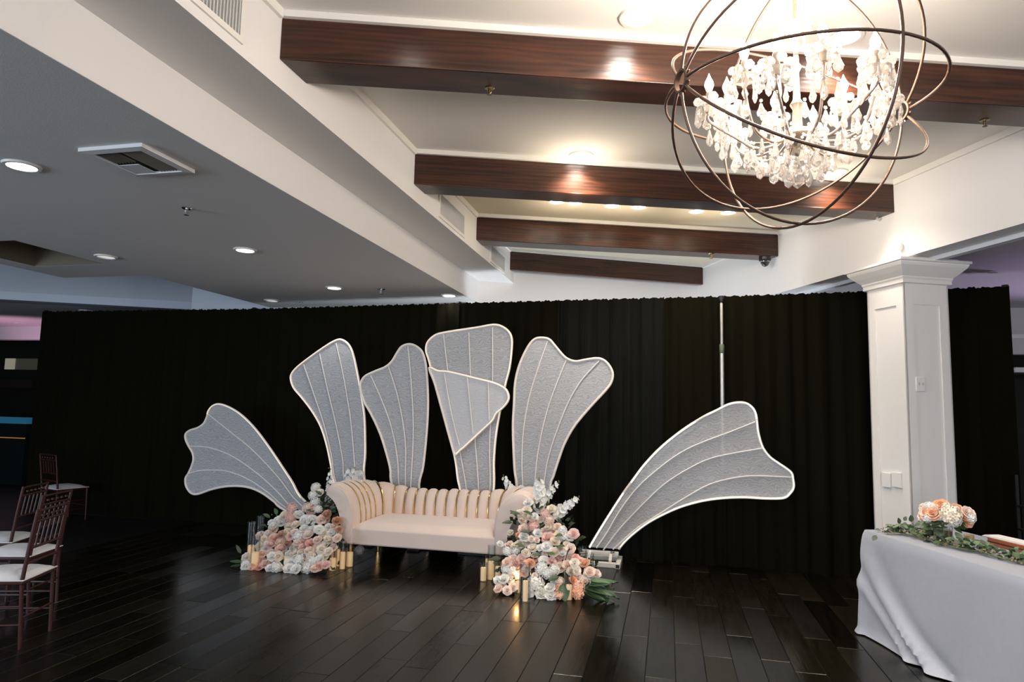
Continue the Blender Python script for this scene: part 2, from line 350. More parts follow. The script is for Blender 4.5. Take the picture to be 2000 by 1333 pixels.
# right: header wall on the arcade, its trim, low ceiling beyond
rwm = MB(); rwm.prism([rw(-13), rw(-13, .24), rw(4.2, .24), rw(4.2)], ZL, ZC + .15)
struct(rwm.obj('wall_right', WHITE), 'white wall above the column at the right')
t = MB(); t.prism([rw(-13, .20), rw(-13, .27), rw(4.2, .27), rw(4.2, .20)], ZL - .035, ZL + .04)
struct(t.obj('trim_4', mat('trim_cool', (.72, .74, .78), .5)), 'moulding under the right header')
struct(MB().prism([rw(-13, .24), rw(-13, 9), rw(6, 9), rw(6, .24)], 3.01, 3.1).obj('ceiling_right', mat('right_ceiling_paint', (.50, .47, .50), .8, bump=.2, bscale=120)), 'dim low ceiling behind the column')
light('violet_uplight_right', 'SPOT', (4.9, 8.0, 1.0), 110, (.82, .62, 1.0), .15, aim=(4.4, 7.5, 3.0), angle=85)
fw0 = at_y(1972, 600, 9.6)
struct(MB().box((fw0.x - .6, 9.6, 2.42), (9, 9.75, 3.02)).obj('wall_far_right', mat('far_pale_paint', (.62, .58, .58), .7)), 'pale wall beyond the end of the drapes')
struct(MB().box((fw0.x - .6, 9.57, 2.62), (9, 9.6, 2.67)).obj('trim_5', TRIMW), 'moulding on the pale far wall')
struct(MB().box((fw0.x - 1, 10.4, 0), (9, 10.6, 3.1)).obj('wall_far_right_dark', DARKWALL), 'dark wall at the far right')

# high ceiling, its crown strips and the beams
BL = [(Vector((-1.985, 2.962, 0)), Vector((2.025, 4.265, 0))), (Vector((-1.985, 4.88, 0)), Vector((1.941, 6.283, 0))),
      (Vector((-1.985, 6.68, 0)), Vector((1.224, 7.89, 0))), (Vector((-1.985, 8.25, 0)), Vector((.42, 9.53, 0)))]
FR = []
for a, b in BL: FR.append((a, line_x(a, (b - a).normalized(), W0, WD), (b - a).normalized()))
cp0 = line_x(Vector((0, -7, 0)), Vector((1, 0, 0)), W0, WD)
struct(MB().prism([(XW, -7), (cp0.x, -7), (FR[1][1].x, FR[1][1].y), (XW, 4.88)], ZC, ZC + .1).obj('ceiling', CEIL), 'high cream ceiling between the beams')
struct(MB().prism([(XW, 4.88), (FR[1][1].x, FR[1][1].y), (BC.x, BC.y + .1), (XW, 8.6)], ZC, ZC + .1).obj('ceiling_textured', POPC), 'textured golden ceiling beyond the second beam')
zb = [at_x(555, 124, XW).z, at_x(808, 359.6, XW).z, at_x(929, 468, XW).z, at_x(1000, 531, XW).z]
thick = [.255, .24, .24, .07]
bl = ['longest dark wood beam nearest the chandelier, crossing the whole frame', 'second dark wood ceiling beam, ending above the white column', 'third dark wood ceiling beam, with the dome camera at its end', 'farthest and shortest dark wood beam, fixed to the back wall']
for i, (a, b, d) in enumerate(FR):
    n = Vector((-d.y, d.x, 0)); a2 = line_x(a + n * thick[i], d, Vector((XW, 0, 0)), Vector((0, 1, 0))); b2 = line_x(b + n * thick[i], d, W0, WD)
    o = MB().prism([a, b, b2, a2], zb[i], ZT).obj('ceiling_beam', BEAM, bevel=.006); tag(o, bl[i], 'beam', 'dark wood ceiling beams')
    af = line_x(a - n * .022, d, Vector((XW, 0, 0)), Vector((0, 1, 0))); bf = line_x(b - n * .022, d, W0, WD)
    ab = line_x(a + n * (thick[i] + .022), d, Vector((XW, 0, 0)), Vector((0, 1, 0))); bb = line_x(b + n * (thick[i] + .022), d, W0, WD)
    struct(MB().prism([af, bf, bb, ab], ZT, ZC).obj('trim_%d' % (6 + i), TRIMW), 'cream strip above a ceiling beam')
for i in range(4):    # crown strips between the beams
    y0 = -7 if i == 0 else BL[i - 1][0].y + thick[i - 1] + .03; y1 = BL[i][0].y - .02
    struct(MB().box((XW, y0, ZC - .05), (XW + .022, y1, ZC)).obj('trim_%d' % (10 + i), TRIMW), 'cream crown strip on the left wall')
    s0 = -13 if i == 0 else (FR[i - 1][1] - W0).dot(WD) + thick[i - 1] + .03; s1 = (FR[i][1] - W0).dot(WD) - .02
    struct(MB().prism([rw(s0, -.022), rw(s0), rw(s1), rw(s1, -.022)], ZC - .05, ZC).obj('trim_%d' % (14 + i), TRIMW), 'cream crown strip on the right wall')

# ------------------------------------------------------------------ recessed lights
ringm = MB().lathe([(.074, -.004), (.078, -.012), (.097, -.012), (.102, 0), (.074, 0)], 28, closed_prof=True).mesh('trim_ring', 40); ringm.materials.append(TRIMW)
lensm = MB().lathe([(0, -.004), (.04, -.0045), (.075, -.003), (.075, 0)], 28).mesh('lens', 40); lensm.materials.append(GLOW)
lensd = lensm.copy(); lensd.materials.clear(); lensd.materials.append(GLOWDIM)
lenso = lensm.copy(); lenso.materials.clear(); lenso.materials.append(VENTD)
def downlight(px, py, z, label, energy, s=1., color=(1, .9, .78), lens=None, angle=120, grp='recessed ceiling lights', fill=0.):
    p = at_z(px, py, z); t = thing('recessed_light', label, 'ceiling light', p, 0, grp); t.scale = (s, s, s)
    inst('trim_ring', ringm, t); inst('lens', lens or lensm, t)
    if fill: light('ceiling_fill', 'POINT', (0, 0, -.34), fill, (1, .84, .62), .04, parent=t)  # added point lamp hung under the fixture to brighten the ceiling around it
    if energy: light('lamp', 'SPOT', (0, 0, -.03), energy, color, .06, parent=t, angle=angle, blend=.8)
    return t
WARM = (1, .92, .83); NEU = (1, .97, .94)
downlight(1246, 32, ZC, 'recessed light in front of the nearest beam, left of the chandelier', 150, color=WARM)
downlight(1650, 70, ZC, 'recessed light glowing just behind the chandelier bulbs', 130, color=WARM)
downlight(1135, 303, ZC, 'recessed light between the first and second beams, mid ceiling', 120, color=WARM, fill=11)
downlight(1632, 336, ZC, 'recessed light half hidden behind the chandelier crystals', 60, color=WARM, fill=7)
for q, (x, y, l) in enumerate([(1087, 393, 'leftmost of the small lights under the second beam'), (1124, 395.5, 'second small light from the left under the second beam'), (1196, 401, 'third small light from the left under the second beam'),
                (1248, 403.5, 'fourth and faintest small light under the second beam'), (1360, 412, 'fifth small light from the left under the second beam'), (1422, 414.5, 'rightmost small light under the second beam')]):
    downlight(x, y, ZC, l, 30, .85, color=WARM, fill=3.5)
downlight(780, -75, ZC, 'recessed light above the top edge of the photo at left', 150, color=NEU)
downlight(2060, -10, ZC, 'recessed light beyond the top right corner', 80, color=NEU)
downlight(43, 323, ZL, 'brightest low ceiling light, at the far left edge', 14, 1., NEU)
downlight(207, 501, ZL, 'dull low ceiling light beside the ceiling recess', 0, 1., lens=lensd)
downlight(479, 488, ZL, 'low ceiling light between the air diffuser and the drapes', 16, 1., NEU)
downlight(531, 587, ZL, 'dim low ceiling light close above the drape top', 0, 1., lens=lensd)
downlight(653, 562, ZL, 'low ceiling light above the second tall petal', 18, 1., NEU)
downlight(877, 577, ZL, 'lowered lamp at the far corner of the low ceiling', 5, 1., NEU)
downlight(168, 607, 3.03, 'dark unlit downlight above the drapes at left', 0, 1., lens=lenso)
downlight(40, 632, 3.03, 'dark unlit downlight in the pink ceiling', 0, 1., lens=lenso)

# ------------------------------------------------------------------ vents, sprinklers, small ceiling fittings
def diffuser():
    t = thing('air_diffuser', 'square white air diffuser in the low ceiling', 'vent', (-2.92, 3.075, ZL)); w = .205
    f = MB()
    for a in range(4):
        m = Matrix.Rotation(a * pi / 2, 3, 'Z'); pr = [(-w, -w, 0), (w, -w, 0), (w - .05, -w + .05, -.012), (-w + .05, -w + .05, -.012), (-w, -w, -.02), (w, -w, -.02), (w - .045, -w + .045, -.024), (-w + .045, -w + .045, -.024)]
        f.add([m @ Vector(v) for v in pr], [(0, 1, 5, 4), (4, 5, 6, 7), (2, 3, 7, 6), (1, 2, 6, 5), (0, 4, 7, 3)])
    f.obj('frame', METALW, t); MB().box((-w + .04, -w + .04, -.006), (w - .04, w - .04, -.001)).obj('backing', VENTD, t)
    for i in range(7):
        d = .022 + i * .02
        for sgn in (-1, 1):
            MB().obox((sgn * d, -w + .05, -.019), (.002, 0, 0), (0, 2 * w - .1 if sgn > 0 else w - .05, 0), (sgn * .003, 0, .012)).obj('louver', mat('louver_tan', (.30, .28, .23), .5), t)
    MB().box((-w + .05, .02, -.021), (-.02, w - .05, -.017)).obj('damper_plate', METALW, t)
diffuser()
def grille(y0, y1, z0, z1, label):
    t = thing('wall_grille', label, 'vent', (XW, (y0 + y1) / 2, z0), 0, 'grilles on the upper left wall'); L = (y1 - y0) / 2; h = z1 - z0
    f = MB(); f.box((0, -L - .03, -.03), (.012, L + .03, 0)); f.box((0, -L - .03, h), (.012, L + .03, h + .03)); f.box((0, -L - .03, 0), (.012, -L, h)); f.box((0, L, 0), (.012, L + .03, h))
    f.obj('frame', TRIMW, t); MB().box((.0005, -L, 0), (.003, L, h)).obj('backing', mat('grille_shadow', (.32, .31, .30), .8), t)
    n = int(2 * L / .022); fin = MB().box((.003, -.0035, 0), (.011, .0035, h)).mesh('fin'); fin.materials.append(mat('grille_fin', (.62, .61, .60), .5))
    for i in range(n): inst('fin', fin, t, (0, -L + (i + .5) * 2 * L / n, 0))
grille(1.75, 2.62, 3.335, 3.56, 'white finned grille at the top left, before the first beam')
grille(5.50, 6.22, 3.315, 3.50, 'finned grille between the second and third beams')
grille(7.28, 7.93, 3.30, 3.47, 'farthest finned grille, between the third and fourth beams')
def sprinkler(px, py, z, label, m=CHROME, s=1., drop=.0):
    t = thing('sprinkler', label, 'sprinkler', at_z(px, py, z), 0, 'fire sprinklers'); t.scale = (s, s, s)
    MB().lathe([(0, -.004), (.03, -.006), (.036, 0), (0, 0)], 16).obj('escutcheon', m, t, 40)
    MB().lathe([(0, -.045), (.007, -.045), (.007, -.012), (.011, -.010), (.011, 0)], 10).obj('body', m, t, 40)
    MB().lathe([(0, -.052), (.018, -.050), (.018, -.047), (0, -.046)], 12).obj('deflector', m, t, 40)
    for sg in (-1, 1): MB().tube([(sg * .009, 0, -.012), (sg * .014, 0, -.03), (sg * .004, 0, -.046)], .002, 6).obj('arm', m, t)
    return t
sprinkler(365, 407, ZL, 'small sprinkler in the low ceiling beside the air diffuser')
sprinkler(745, 565, ZL, 'small sprinkler in the low ceiling right of the lit lamps', s=1.2)
sprinkler(588, 591, ZL, 'tiny sprinkler in the low ceiling close to the drapes', s=.8)
sprinkler(956, 172, zb[0], 'brass sprinkler under the nearest beam, left of the chandelier', BRASS, .8)
sprinkler(1923, 235, zb[0], 'brass sprinkler under the nearest beam at the right edge', BRASS, .8)
sprinkler(1389, 496, zb[2], 'brass sprinkler under the third beam', BRASS, 1.1)
dc = thing('dome_camera', 'black dome security camera under the third beam', 'camera', at_z(1494, 502, zb[2]))
MB().lathe([(0, -.05), (.06, -.05), (.068, -.035), (.066, 0), (0, 0)], 20).obj('housing', BLACKP, dc, 40)
MB().lathe([(.05, -.05), (.047, -.075), (.033, -.1), (.015, -.112), (0, -.114)], 20).obj('dome', mat('smoked_dome', (.03, .03, .03), .08, spec=.8), dc, True)
MB().lathe([(.052, -.049), (.056, -.056), (.05, -.06)], 20).obj('chrome_ring', CHROME, dc, True)
p = at_pl(1763, 482, W0, WN); sb = MB().lathe([(.001, .05), (.018, .045), (.03, .025), (.033, 0), (.03, -.025), (.018, -.045), (.001, -.05)], 14).obj('wall_sensor', TRIMW, None, True)
sb.location = p + WN * .03; sb.scale = (.8, .8, .8); tag(sb, 'small round white sensor on the wall above the column', 'sensor')
p = at_pl(1722, 427, W0, WN); t = thing('wall_bracket', 'small clear clip under the end of the second beam', 'bracket', p)
MB().tube([WN * .0, WN * .03 + Vector((0, 0, -.02)), WN * .05 + Vector((0, 0, .0)), WN * .03 + Vector((0, 0, .02))], .006, 6).obj('clip', mat('clear_clip', (.55, .53, .5), .3), t)
p = at_x(1006, 497, XW + .03); t = MB().tube([p, p + Vector((.02, .01, .03)), p + Vector((.05, .02, -.03)), p + Vector((.09, .03, -.04)), p + Vector((.03, .0, -.06)), p + Vector((.06, .02, .0))], .004, 6).obj('loose_wire', TRIMW)
tag(t, 'loose white wire curling at the left end of the farthest beam', 'wire')

# ------------------------------------------------------------------ column
c0 = at_pl(1766, 600, W0, WN); s0 = (c0 - W0).dot(WD); CS = .44
col = thing('column', 'white panelled square column with a moulded capital', 'column', rw(s0 + CS / 2, CS / 2)); M = Matrix((WO, WD, zz)).transposed().to_4x4()   # local x outwards, y along wall
col.matrix_world = Matrix.Translation(col.location) @ M
hs = CS / 2; f = MB().box((-hs + .012, -hs + .012, 0), (hs - .012, hs - .012, 2.8)); f.obj('shaft', TRIMW, col)
for a in range(4):
    m = Matrix.Rotation(a * pi / 2, 4, 'Z'); e = MB()
    def bx(x0, x1, z0, z1): e.add([m @ Vector(v) for v in [(x0, -hs, z0), (x1, -hs, z0), (x1, -hs + .0125, z0), (x0, -hs + .0125, z0), (x0, -hs, z1), (x1, -hs, z1), (x1, -hs + .0125, z1), (x0, -hs + .0125, z1)]], [(3, 2, 1, 0), (4, 5, 6, 7), (0, 1, 5, 4), (1, 2, 6, 5), (2, 3, 7, 6), (3, 0, 4, 7)])
    bx(-hs, -hs + .09, 0, 2.8); bx(hs - .09, hs, 0, 2.8); bx(-hs + .09, hs - .09, 2.56, 2.8); bx(-hs + .09, hs - .09, 0, .25)
    e.obj('panel_frame', TRIMW, col)
prof = [(hs + .004, 2.74), (hs + .022, 2.745), (hs + .022, 2.775), (hs + .03, 2.79), (hs + .03, 2.80), (hs + .045, 2.815), (hs + .07, 2.84), (hs + .105, 2.88), (hs + .115, 2.90), (hs + .115, 2.91), (hs + .13, 2.915), (hs + .13, 2.935)]
cm = MB(); vs = []; fs = []
for r, z in prof: vs += [(-r, -r, z), (r, -r, z), (r, r, z), (-r, r, z)]
for i in range(len(prof) - 1): fs += [(i * 4 + k, i * 4 + (k + 1) % 4, i * 4 + 4 + (k + 1) % 4, i * 4 + 4 + k) for k in range(4)]
fs.append((3, 2, 1, 0)); n4 = (len(prof) - 1) * 4; fs.append((n4, n4 + 1, n4 + 2, n4 + 3)); cm.add(vs, fs); cm.obj('capital', TRIMW, col)
MB().box((-hs - .06, -hs - .06, 2.935), (hs + .06, hs + .06, ZL)).obj('neck_block', TRIMW, col)
MB().box((-hs - .02, -hs - .02, 0), (hs + .02, hs + .02, .18)).obj('plinth', TRIMW, col, bevel=.008)
ci = col.matrix_world.inverted()
def colplate(px, py, face, w, h, name, label):
    n = WN if face == 'room' else -WD; q0 = rw(s0, 0); pw = at_pl(px, py, q0, n); pl = ci @ pw
    t = MB()
    if face == 'room': t.box((-hs - .008, pl.y - w / 2, pl.z - h / 2), (-hs + .013, pl.y + w / 2, pl.z + h / 2))
    else: t.box((pl.x - w / 2, -hs - .008, pl.z - h / 2), (pl.x + w / 2, -hs + .013, pl.z + h / 2))
    o = t.obj(name, TRIMW, col, bevel=.003); o['label'] = label; return o, pl
o, pl = colplate(1797, 751, 'front', .085, .12, 'switch_plate', 'white double switch plate')
for dx in (-.018, .018): MB().box((pl.x + dx - .007, -hs - .012, pl.z - .008), (pl.x + dx + .007, -hs - .007, pl.z + .014)).obj('switch_toggle', mat('switch_grey', (.45, .45, .45), .5), o)
for px in (1731, 1751): colplate(px, 938, 'room', .1, .125, 'cover_plate', 'blank white cover plate')

# ------------------------------------------------------------------ black drapes
DP = [(-8.97, 7.9), (-5.5, 7.93), (-2.5, 7.71), (.57, 7.53), (3.17, 7.22)]
def dy(x):
    for (a, b), (c, d) in zip(DP, DP[1:]):
        if x <= c: return b + (d - b) * (x - a) / (c - a)
    return DP[-1][1]
xs = [at_z(x, y, 2.87).x for x, y in ((78, 608), (493, 604), (893, 592), (1093, 590), (1292, 583), (1408, 579), (1690, 572), (1966, 561))]
dl = ['leftmost black drape panel, beside the chairs', 'black drape panel behind the left petals', 'black drape panel behind the tallest petal', 'shiny black fringe drape with vertical streaks', 'black drape panel right of the shiny fringe', 'black drape panel behind the right petal', 'rightmost black drape panel, behind the column']
for i in range(7):
    a, b = xs[i], xs[i + 1] + (.03 if i < 6 else 0); n = max(40, int((b - a) / .02)); rows = []; R = random.Random(i)
    ph = [R.uniform(0, 6) for _ in range(6)]
    for k in range(9):
        z = 2.87 * (1 - k / 8) - .004 * (k / 8); row = []
        for j in range(n + 1):
            x = a + (b - a) * j / n; u = x * 2 * pi
            w = .022 * sin(u / .17 + ph[0] + .5 * sin(u / .9 + ph[1])) + .015 * sin(u / .31 + ph[2]) + .006 * sin(u / .07 + ph[3])
            w *= .55 + .45 * (k / 8); zt = z + (.006 * sin(u / .11 + ph[4]) + .006 * sin(u / .043 + ph[5]) if k == 0 else 0)
            row.append((x + .01 * sin(u / .23 + ph[1]) * k / 8 * (0 < j < n), dy(x) + w - (.015 if i == 3 else 0), zt))
        rows.append(row)
    tag(MB().grid(rows).obj('black_curtain', DRAPES if i == 3 else DRAPE, None, 180), dl[i], 'drape', 'black drape panels')
pl_ = ['drape stand at the far left end of the drapes', 'drape stand above the left low petal', 'drape stand showing a knob left of the tallest petal', None, 'drape stand at the right end behind the column']
for i, x in enumerate([xs[0], xs[1], xs[2], xs[5], xs[7]]):
    if i == 3: continue
    t = thing('drape_stand', pl_[i], 'stand', (x, dy(x) + .06, 0), 0, 'drape stands')
    MB().lathe([(0, 0), (.019, 0), (.019, 2.84), (.03, 2.85), (.034, 2.875), (.028, 2.895), (0, 2.9)], 14).obj('pole', BLACKP, t, 40)
    MB().box((-.22, -.01, 0), (.22, .3, .008)).obj('base_plate', BLACKP, t)
x = xs[5]; yy = dy(x) - .07; t = thing('silver_pole', 'slim silver telescopic pole hanging above the right petal', 'pole', (x, yy, 0))
MB().lathe([(0, 2.3), (.016, 2.3), (.016, 2.78), (.006, 2.8), (0, 2.8)], 12).obj('upper_tube', mat('pole_grey', (.50, .50, .48), .35, .6), t, 40)
MB().lathe([(0, 1.02), (.017, 1.02), (.021, 1.04), (.021, 2.30), (0, 2.31)], 12).obj('lower_tube', mat('pole_silver', (.62, .60, .56), .35, .5), t, 40)
MB().lathe([(.0225, 2.24), (.026, 2.245), (.026, 2.33), (.0225, 2.335)], 12).obj('collar', mat('pole_collar', (.12, .16, .10), .4), t, 40)
MB().lathe([(0, 2.79), (.02, 2.79), (.034, 2.83), (.03, 2.862), (0, 2.868)], 12).obj('cap', BLACKP, t, 40)
for i in range(4):
    xa, xb = [(xs[0], xs[1]), (xs[1], xs[2]), (xs[2], xs[5]), (xs[5], xs[7])][i]
    o = MB().tube([(xa, dy(xa) + .06, 2.81), (xb, dy(xb) + .06, 2.81)], .018, 8).obj('drape_crossbar', BLACKP)
    tag(o, ['crossbar of the leftmost drape span', 'crossbar behind the two left tall petals', 'crossbar behind the tallest petal and the fringe', 'crossbar of the right drape span'][i], 'bar', 'drape crossbars')

# ------------------------------------------------------------------ petals
def petal(label, org, sca, outline, ribs, base, y, frame_m=PETALF, led=None, tilt=0., foot=True, fab=None):
    """outline: image points from one foot round to the other; base: width at the floor"""
    cv = lambda q: at_y(org[0] + q[0] / sca, org[1] + q[1] / sca, y)
    P = [cv(q) for q in outline]; RB = [[cv(q) for q in r] for r in ribs]
    cx = sum(p.x for p in (P[0], P[-1])) / 2
    if base:
        bl_, br_ = base
        P = [Vector((bl_, y, .03))] + P + [Vector((br_, y, .03))]
        for i, r in enumerate(RB): r.append(Vector((bl_ + (br_ - bl_) * (i + 1) / (len(RB) + 1), y, .03)) if abs(P[1].x - bl_) < abs(P[1].x - br_) else Vector((br_, y, .03)))
    loc = Vector((sum(base) / 2 if base else cx, y, 0))
    t = thing('petal_panel', label, 'petal decoration', loc, 0, 'white petal panels')
    sp = [p - loc for p in spline(P, 5)]
    MB().tube(sp, .014, 8).obj('frame', frame_m, t, True)
    tri = tessellate_polygon([[Vector((p.x, p.z, 0)) for p in sp]])
    me = bpy.data.meshes.new('fabric'); me.from_pydata([(p.x, p.y + .004, p.z) for p in sp], [], [tuple(q) for q in tri]); link('fabric', me, fab or MESHF, t)
    for r in RB: MB().tube([p - loc + Vector((0, -.006, 0)) for p in spline(r, 5)], .0075, 6).obj('rib', RIBM, t, True)
    if led:
        for (a, b, m) in led:
            i0, i1 = int(a * (len(sp) - 1)), int(b * (len(sp) - 1)); MB().tube([p + Vector((0, -.015, 0)) for p in sp[i0:i1 + 1]], .006, 6).obj('light_strip', m, t, True)
    if base and foot:
        MB().box((base[0] - loc.x - .05, -.16, 0), (base[1] - loc.x + .05, .12, .02)).obj('foot_plate', BLACKP, t, bevel=.004)
    return t
O7, S7 = (340, 620), 3.0303; O8, S8 = (800, 620), 3.508; O4, S4 = (1130, 760), 3.702
petal('low leftmost petal panel fanning out to the left', O7, S7, [(785, 1100), (690, 960), (570, 780), (480, 660), (400, 580), (330, 535), (270, 515), (230, 525), (205, 555), (195, 590), (175, 630), (140, 655), (95, 670), (70, 690), (68, 720), (85, 760), (108, 800), (115, 840), (105, 880), (85, 925), (68, 955), (72, 1000), (100, 1040), (140, 1047), (220, 1020), (300, 1003), (380, 1000), (450, 1010), (520, 1040), (590, 1090), (660, 1145)],
      [[(205, 575), (330, 675), (470, 790), (620, 950), (745, 1105)], [(88, 765), (150, 765), (230, 778), (350, 825), (500, 930), (620, 1040), (710, 1130)], [(90, 925), (150, 910), (230, 905), (330, 915), (450, 965), (560, 1040), (685, 1142)]], (-3.42, -3.62), 7.28, led=[(.04, .3, LEDC)])
petal('tall petal panel with a slanting top, leftmost of the tall ones', O7, S7, [(1130, 980), (1132, 800), (1128, 600), (1110, 470), (1085, 330), (1060, 220), (1035, 165), (1000, 137), (965, 135), (900, 170), (800, 240), (730, 295), (697, 335), (692, 370), (710, 420), (760, 480), (820, 560), (870, 650), (905, 760), (930, 880), (950, 980)],
      [[(960, 155), (1000, 330), (1030, 500), (1050, 640), (1070, 870), (1075, 980)], [(862, 215), (910, 430), (965, 660), (1000, 850), (1012, 980)], [(768, 280), (830, 460), (890, 640), (935, 830), (962, 980)]], (-3.20, -3.45), 7.30, led=[(.03, .97, LEDC)])
petal('smaller tall petal panel left of the tallest one', O7, S7, [(1450, 1030), (1475, 880), (1495, 680), (1503, 500), (1495, 330), (1478, 230), (1450, 185), (1400, 160), (1350, 172), (1320, 210), (1290, 260), (1250, 295), (1190, 320), (1130, 350), (1105, 390), (1105, 430), (1125, 500), (1170, 580), (1220, 690), (1255, 800), (1280, 900), (1290, 1000)],
      [[(1385, 175), (1400, 330), (1415, 560), (1415, 760), (1400, 1020)], [(1270, 290), (1320, 450), (1355, 620), (1372, 780), (1370, 1010)], [(1165, 345), (1230, 490), (1290, 660), (1325, 850), (1333, 1010)]], (-2.62, -2.86), 7.26)
P4L = [(1697, 1050), (1680, 960), (1660, 820), (1600, 600), (1545, 400), (1510, 260), (1492, 200), (1500, 150), (1540, 110), (1590, 93), (1700, 75), (1800, 60), (1890, 45), (1940, 55), (1980, 85), (1998, 125), (1998, 190), (1985, 300), (1960, 400), (1930, 550), (1905, 700), (1893, 850), (1890, 1040)]
petal('tallest petal panel in the middle behind the sofa', O7, S7, P4L, [[(1595, 100), (1620, 310), (1660, 600), (1690, 780), (1735, 1050)], [(1745, 90), (1755, 330), (1780, 700), (1803, 1050)], [(1885, 60), (1885, 400), (1868, 750), (1868, 1050)]], (-2.18, -1.98), 7.29, led=[(.03, .97, LEDC)])
petal('petal piece slipped sideways across the tallest petal', O7, S7, [(1660, 820), (1600, 600), (1545, 400), (1510, 300), (1560, 317), (1620, 322), (1700, 340), (1800, 365), (1880, 385), (1930, 405), (1965, 430), (1980, 470), (1970, 505), (1940, 540), (1905, 570), (1880, 615), (1800, 690), (1720, 765), (1690, 790), (1660, 820)],
      [[(1600, 330), (1640, 560), (1690, 760)], [(1735, 350), (1770, 690)], [(1860, 385), (1865, 610)]], None, 7.23, led=[(.17, .98, LEDC)], fab=MESHD)
petal('tall petal panel with two rounded lobes, right of the sofa back', O8, S8, [(735, 1180), (720, 1050), (712, 900), (708, 740), (715, 600), (722, 460), (745, 350), (785, 250), (830, 175), (870, 145), (920, 142), (960, 155), (1000, 200), (1050, 260), (1090, 290), (1140, 303), (1200, 293), (1280, 282), (1330, 295), (1370, 335), (1392, 390), (1380, 450), (1340, 505), (1270, 580), (1190, 670), (1120, 760), (1060, 870), (1020, 980), (985, 1090), (960, 1180)],
      [[(945, 165), (880, 350), (820, 550), (780, 780), (770, 1000), (778, 1180)], [(1073, 295), (1010, 450), (940, 650), (890, 870), (862, 1090)], [(1300, 300), (1180, 430), (1090, 580), (1020, 750), (960, 930), (925, 1110)]], (-1.56, -1.32), 7.27)
P7 = [(80, 1145), (160, 1010), (300, 790), (400, 650), (480, 545), (600, 420), (750, 300), (900, 205), (1000, 155), (1080, 115), (1150, 100), (1210, 105), (1255, 135), (1280, 180), (1290, 240), (1300, 320), (1330, 420), (1380, 490), (1440, 535), (1500, 575), (1540, 610), (1550, 650), (1555, 710), (1530, 755), (1480, 790), (1350, 793), (1200, 785), (1050, 790), (900, 810), (750, 850), (620, 905), (500, 970), (400, 1045), (330, 1110), (290, 1160)]
rp = petal('large right petal panel edged with glowing light strips', O4, S4, P7, [[(1275, 240), (1100, 310), (900, 385), (750, 455), (600, 560), (430, 710), (300, 880), (200, 1050), (130, 1150)], [(1330, 430), (1100, 470), (950, 505), (800, 575), (620, 690), (450, 850), (300, 1010), (180, 1165)], [(1540, 640), (1300, 630), (1150, 640), (950, 690), (750, 800), (600, 895), (420, 1010), (250, 1160)]], None, 7.24,
           led=[(0, .065, LEDW), (.085, .195, LEDW), (.215, .345, LEDG), (.345, .405, LEDW), (.41, .99, LEDG)])
bb = Vector(rp.location); FT = mat('foot_white', (.72, .68, .62), .5)
b0, b1 = at_y(1128, 1100, 7.1).x - bb.x, at_y(1212, 1100, 7.1).x - bb.x
for (y0, z0, y1, z1) in ((-.20, .0, -.15, .05), (-.02, .085, .03, .125), (.12, 0, .17, .05)): MB().box((b0, y0, z0), (b1 - .03, y1, z1)).obj('base_rail', FT, rp, bevel=.006)
MB().box((b1 - .05, -.22, 0), (b1, .18, .05)).obj('base_foot', FT, rp, bevel=.005); MB().box((b0, -.22, 0), (b0 + .05, .18, .05)).obj('base_foot', FT, rp, bevel=.005)
MB().box((b1 - .043, -.223, .008), (b1 - .007, -.219, .042)).obj('tube_opening', BLACKP, rp)
for x in (b1 - .12, b0 + .1): MB().obox((x, -.17, .04), (.03, 0, 0), (0, .17, .06), (0, -.012, .03)).obj('base_arm', FT, rp)
MB().lathe([(0, 0), (.022, 0), (.022, .012), (.008, .014), (0, .014)], 12).obj('bolt', CHROME, rp, 40).location = (b1 - .09, -.05, .125)

# ------------------------------------------------------------------ sofa
so = thing('sofa', 'blush velvet loveseat with channelled back, gold piping and rolled arms', 'sofa', (-2.36, 6.65, 0))
SX = Vector((-2.36, 6.65, 0)); XL, XR, YF, YB = -3.07, -1.60, 6.32, 6.98; RC = .20
path = []      # inner plan path with outward normals, front of left arm -> back -> front of right arm
def addseg(a, b, n):
    for i in range(n): path.append((a + (b - a) * (i / n)))
addseg(Vector((XL, YF, 0)), Vector((XL, YB - RC, 0)), 20)
for i in range(14): an = pi + (-pi / 2) * i / 14; path.append(Vector((XL + RC + RC * cos(an), YB - RC + RC * sin(an), 0)))
addseg(Vector((XL + RC, YB, 0)), Vector((XR - RC, YB, 0)), 60)
for i in range(14): an = pi / 2 - pi / 2 * i / 14; path.append(Vector((XR - RC + RC * cos(an), YB - RC + RC * sin(an), 0)))
addseg(Vector((XR, YB - RC, 0)), Vector((XR, YF, 0)), 20); path.append(Vector((XR, YF, 0)))
cum = [0.]
for a, b in zip(path, path[1:]): cum.append(cum[-1] + (b - a).length)
TOT = cum[-1]
def pt(s):
    s = max(0, min(TOT, s)); i = 0
    while i < len(cum) - 2 and cum[i + 1] < s: i += 1
    f_ = (s - cum[i]) / max(1e-9, cum[i + 1] - cum[i]); p = path[i].lerp(path[i + 1], f_)
    j0, j1 = max(0, i - 1), min(len(path) - 1, i + 2); t_ = (path[j1] - path[j0]).normalized(); return p, Vector((-t_.y, t_.x, 0))
def smooth(t): t = max(0, min(1, t)); return t * t * (3 - 2 * t)
INN = [(0, .36), (0, .46), (.012, .56), (.05, .66), (.10, .725), (.16, .765), (.215, .782), (.265, .772), (.298, .738), (.296, .70), (.27, .672)]
OUT = [(.27, .672), (.21, .62), (.155, .52), (.125, .40), (.12, .215)]
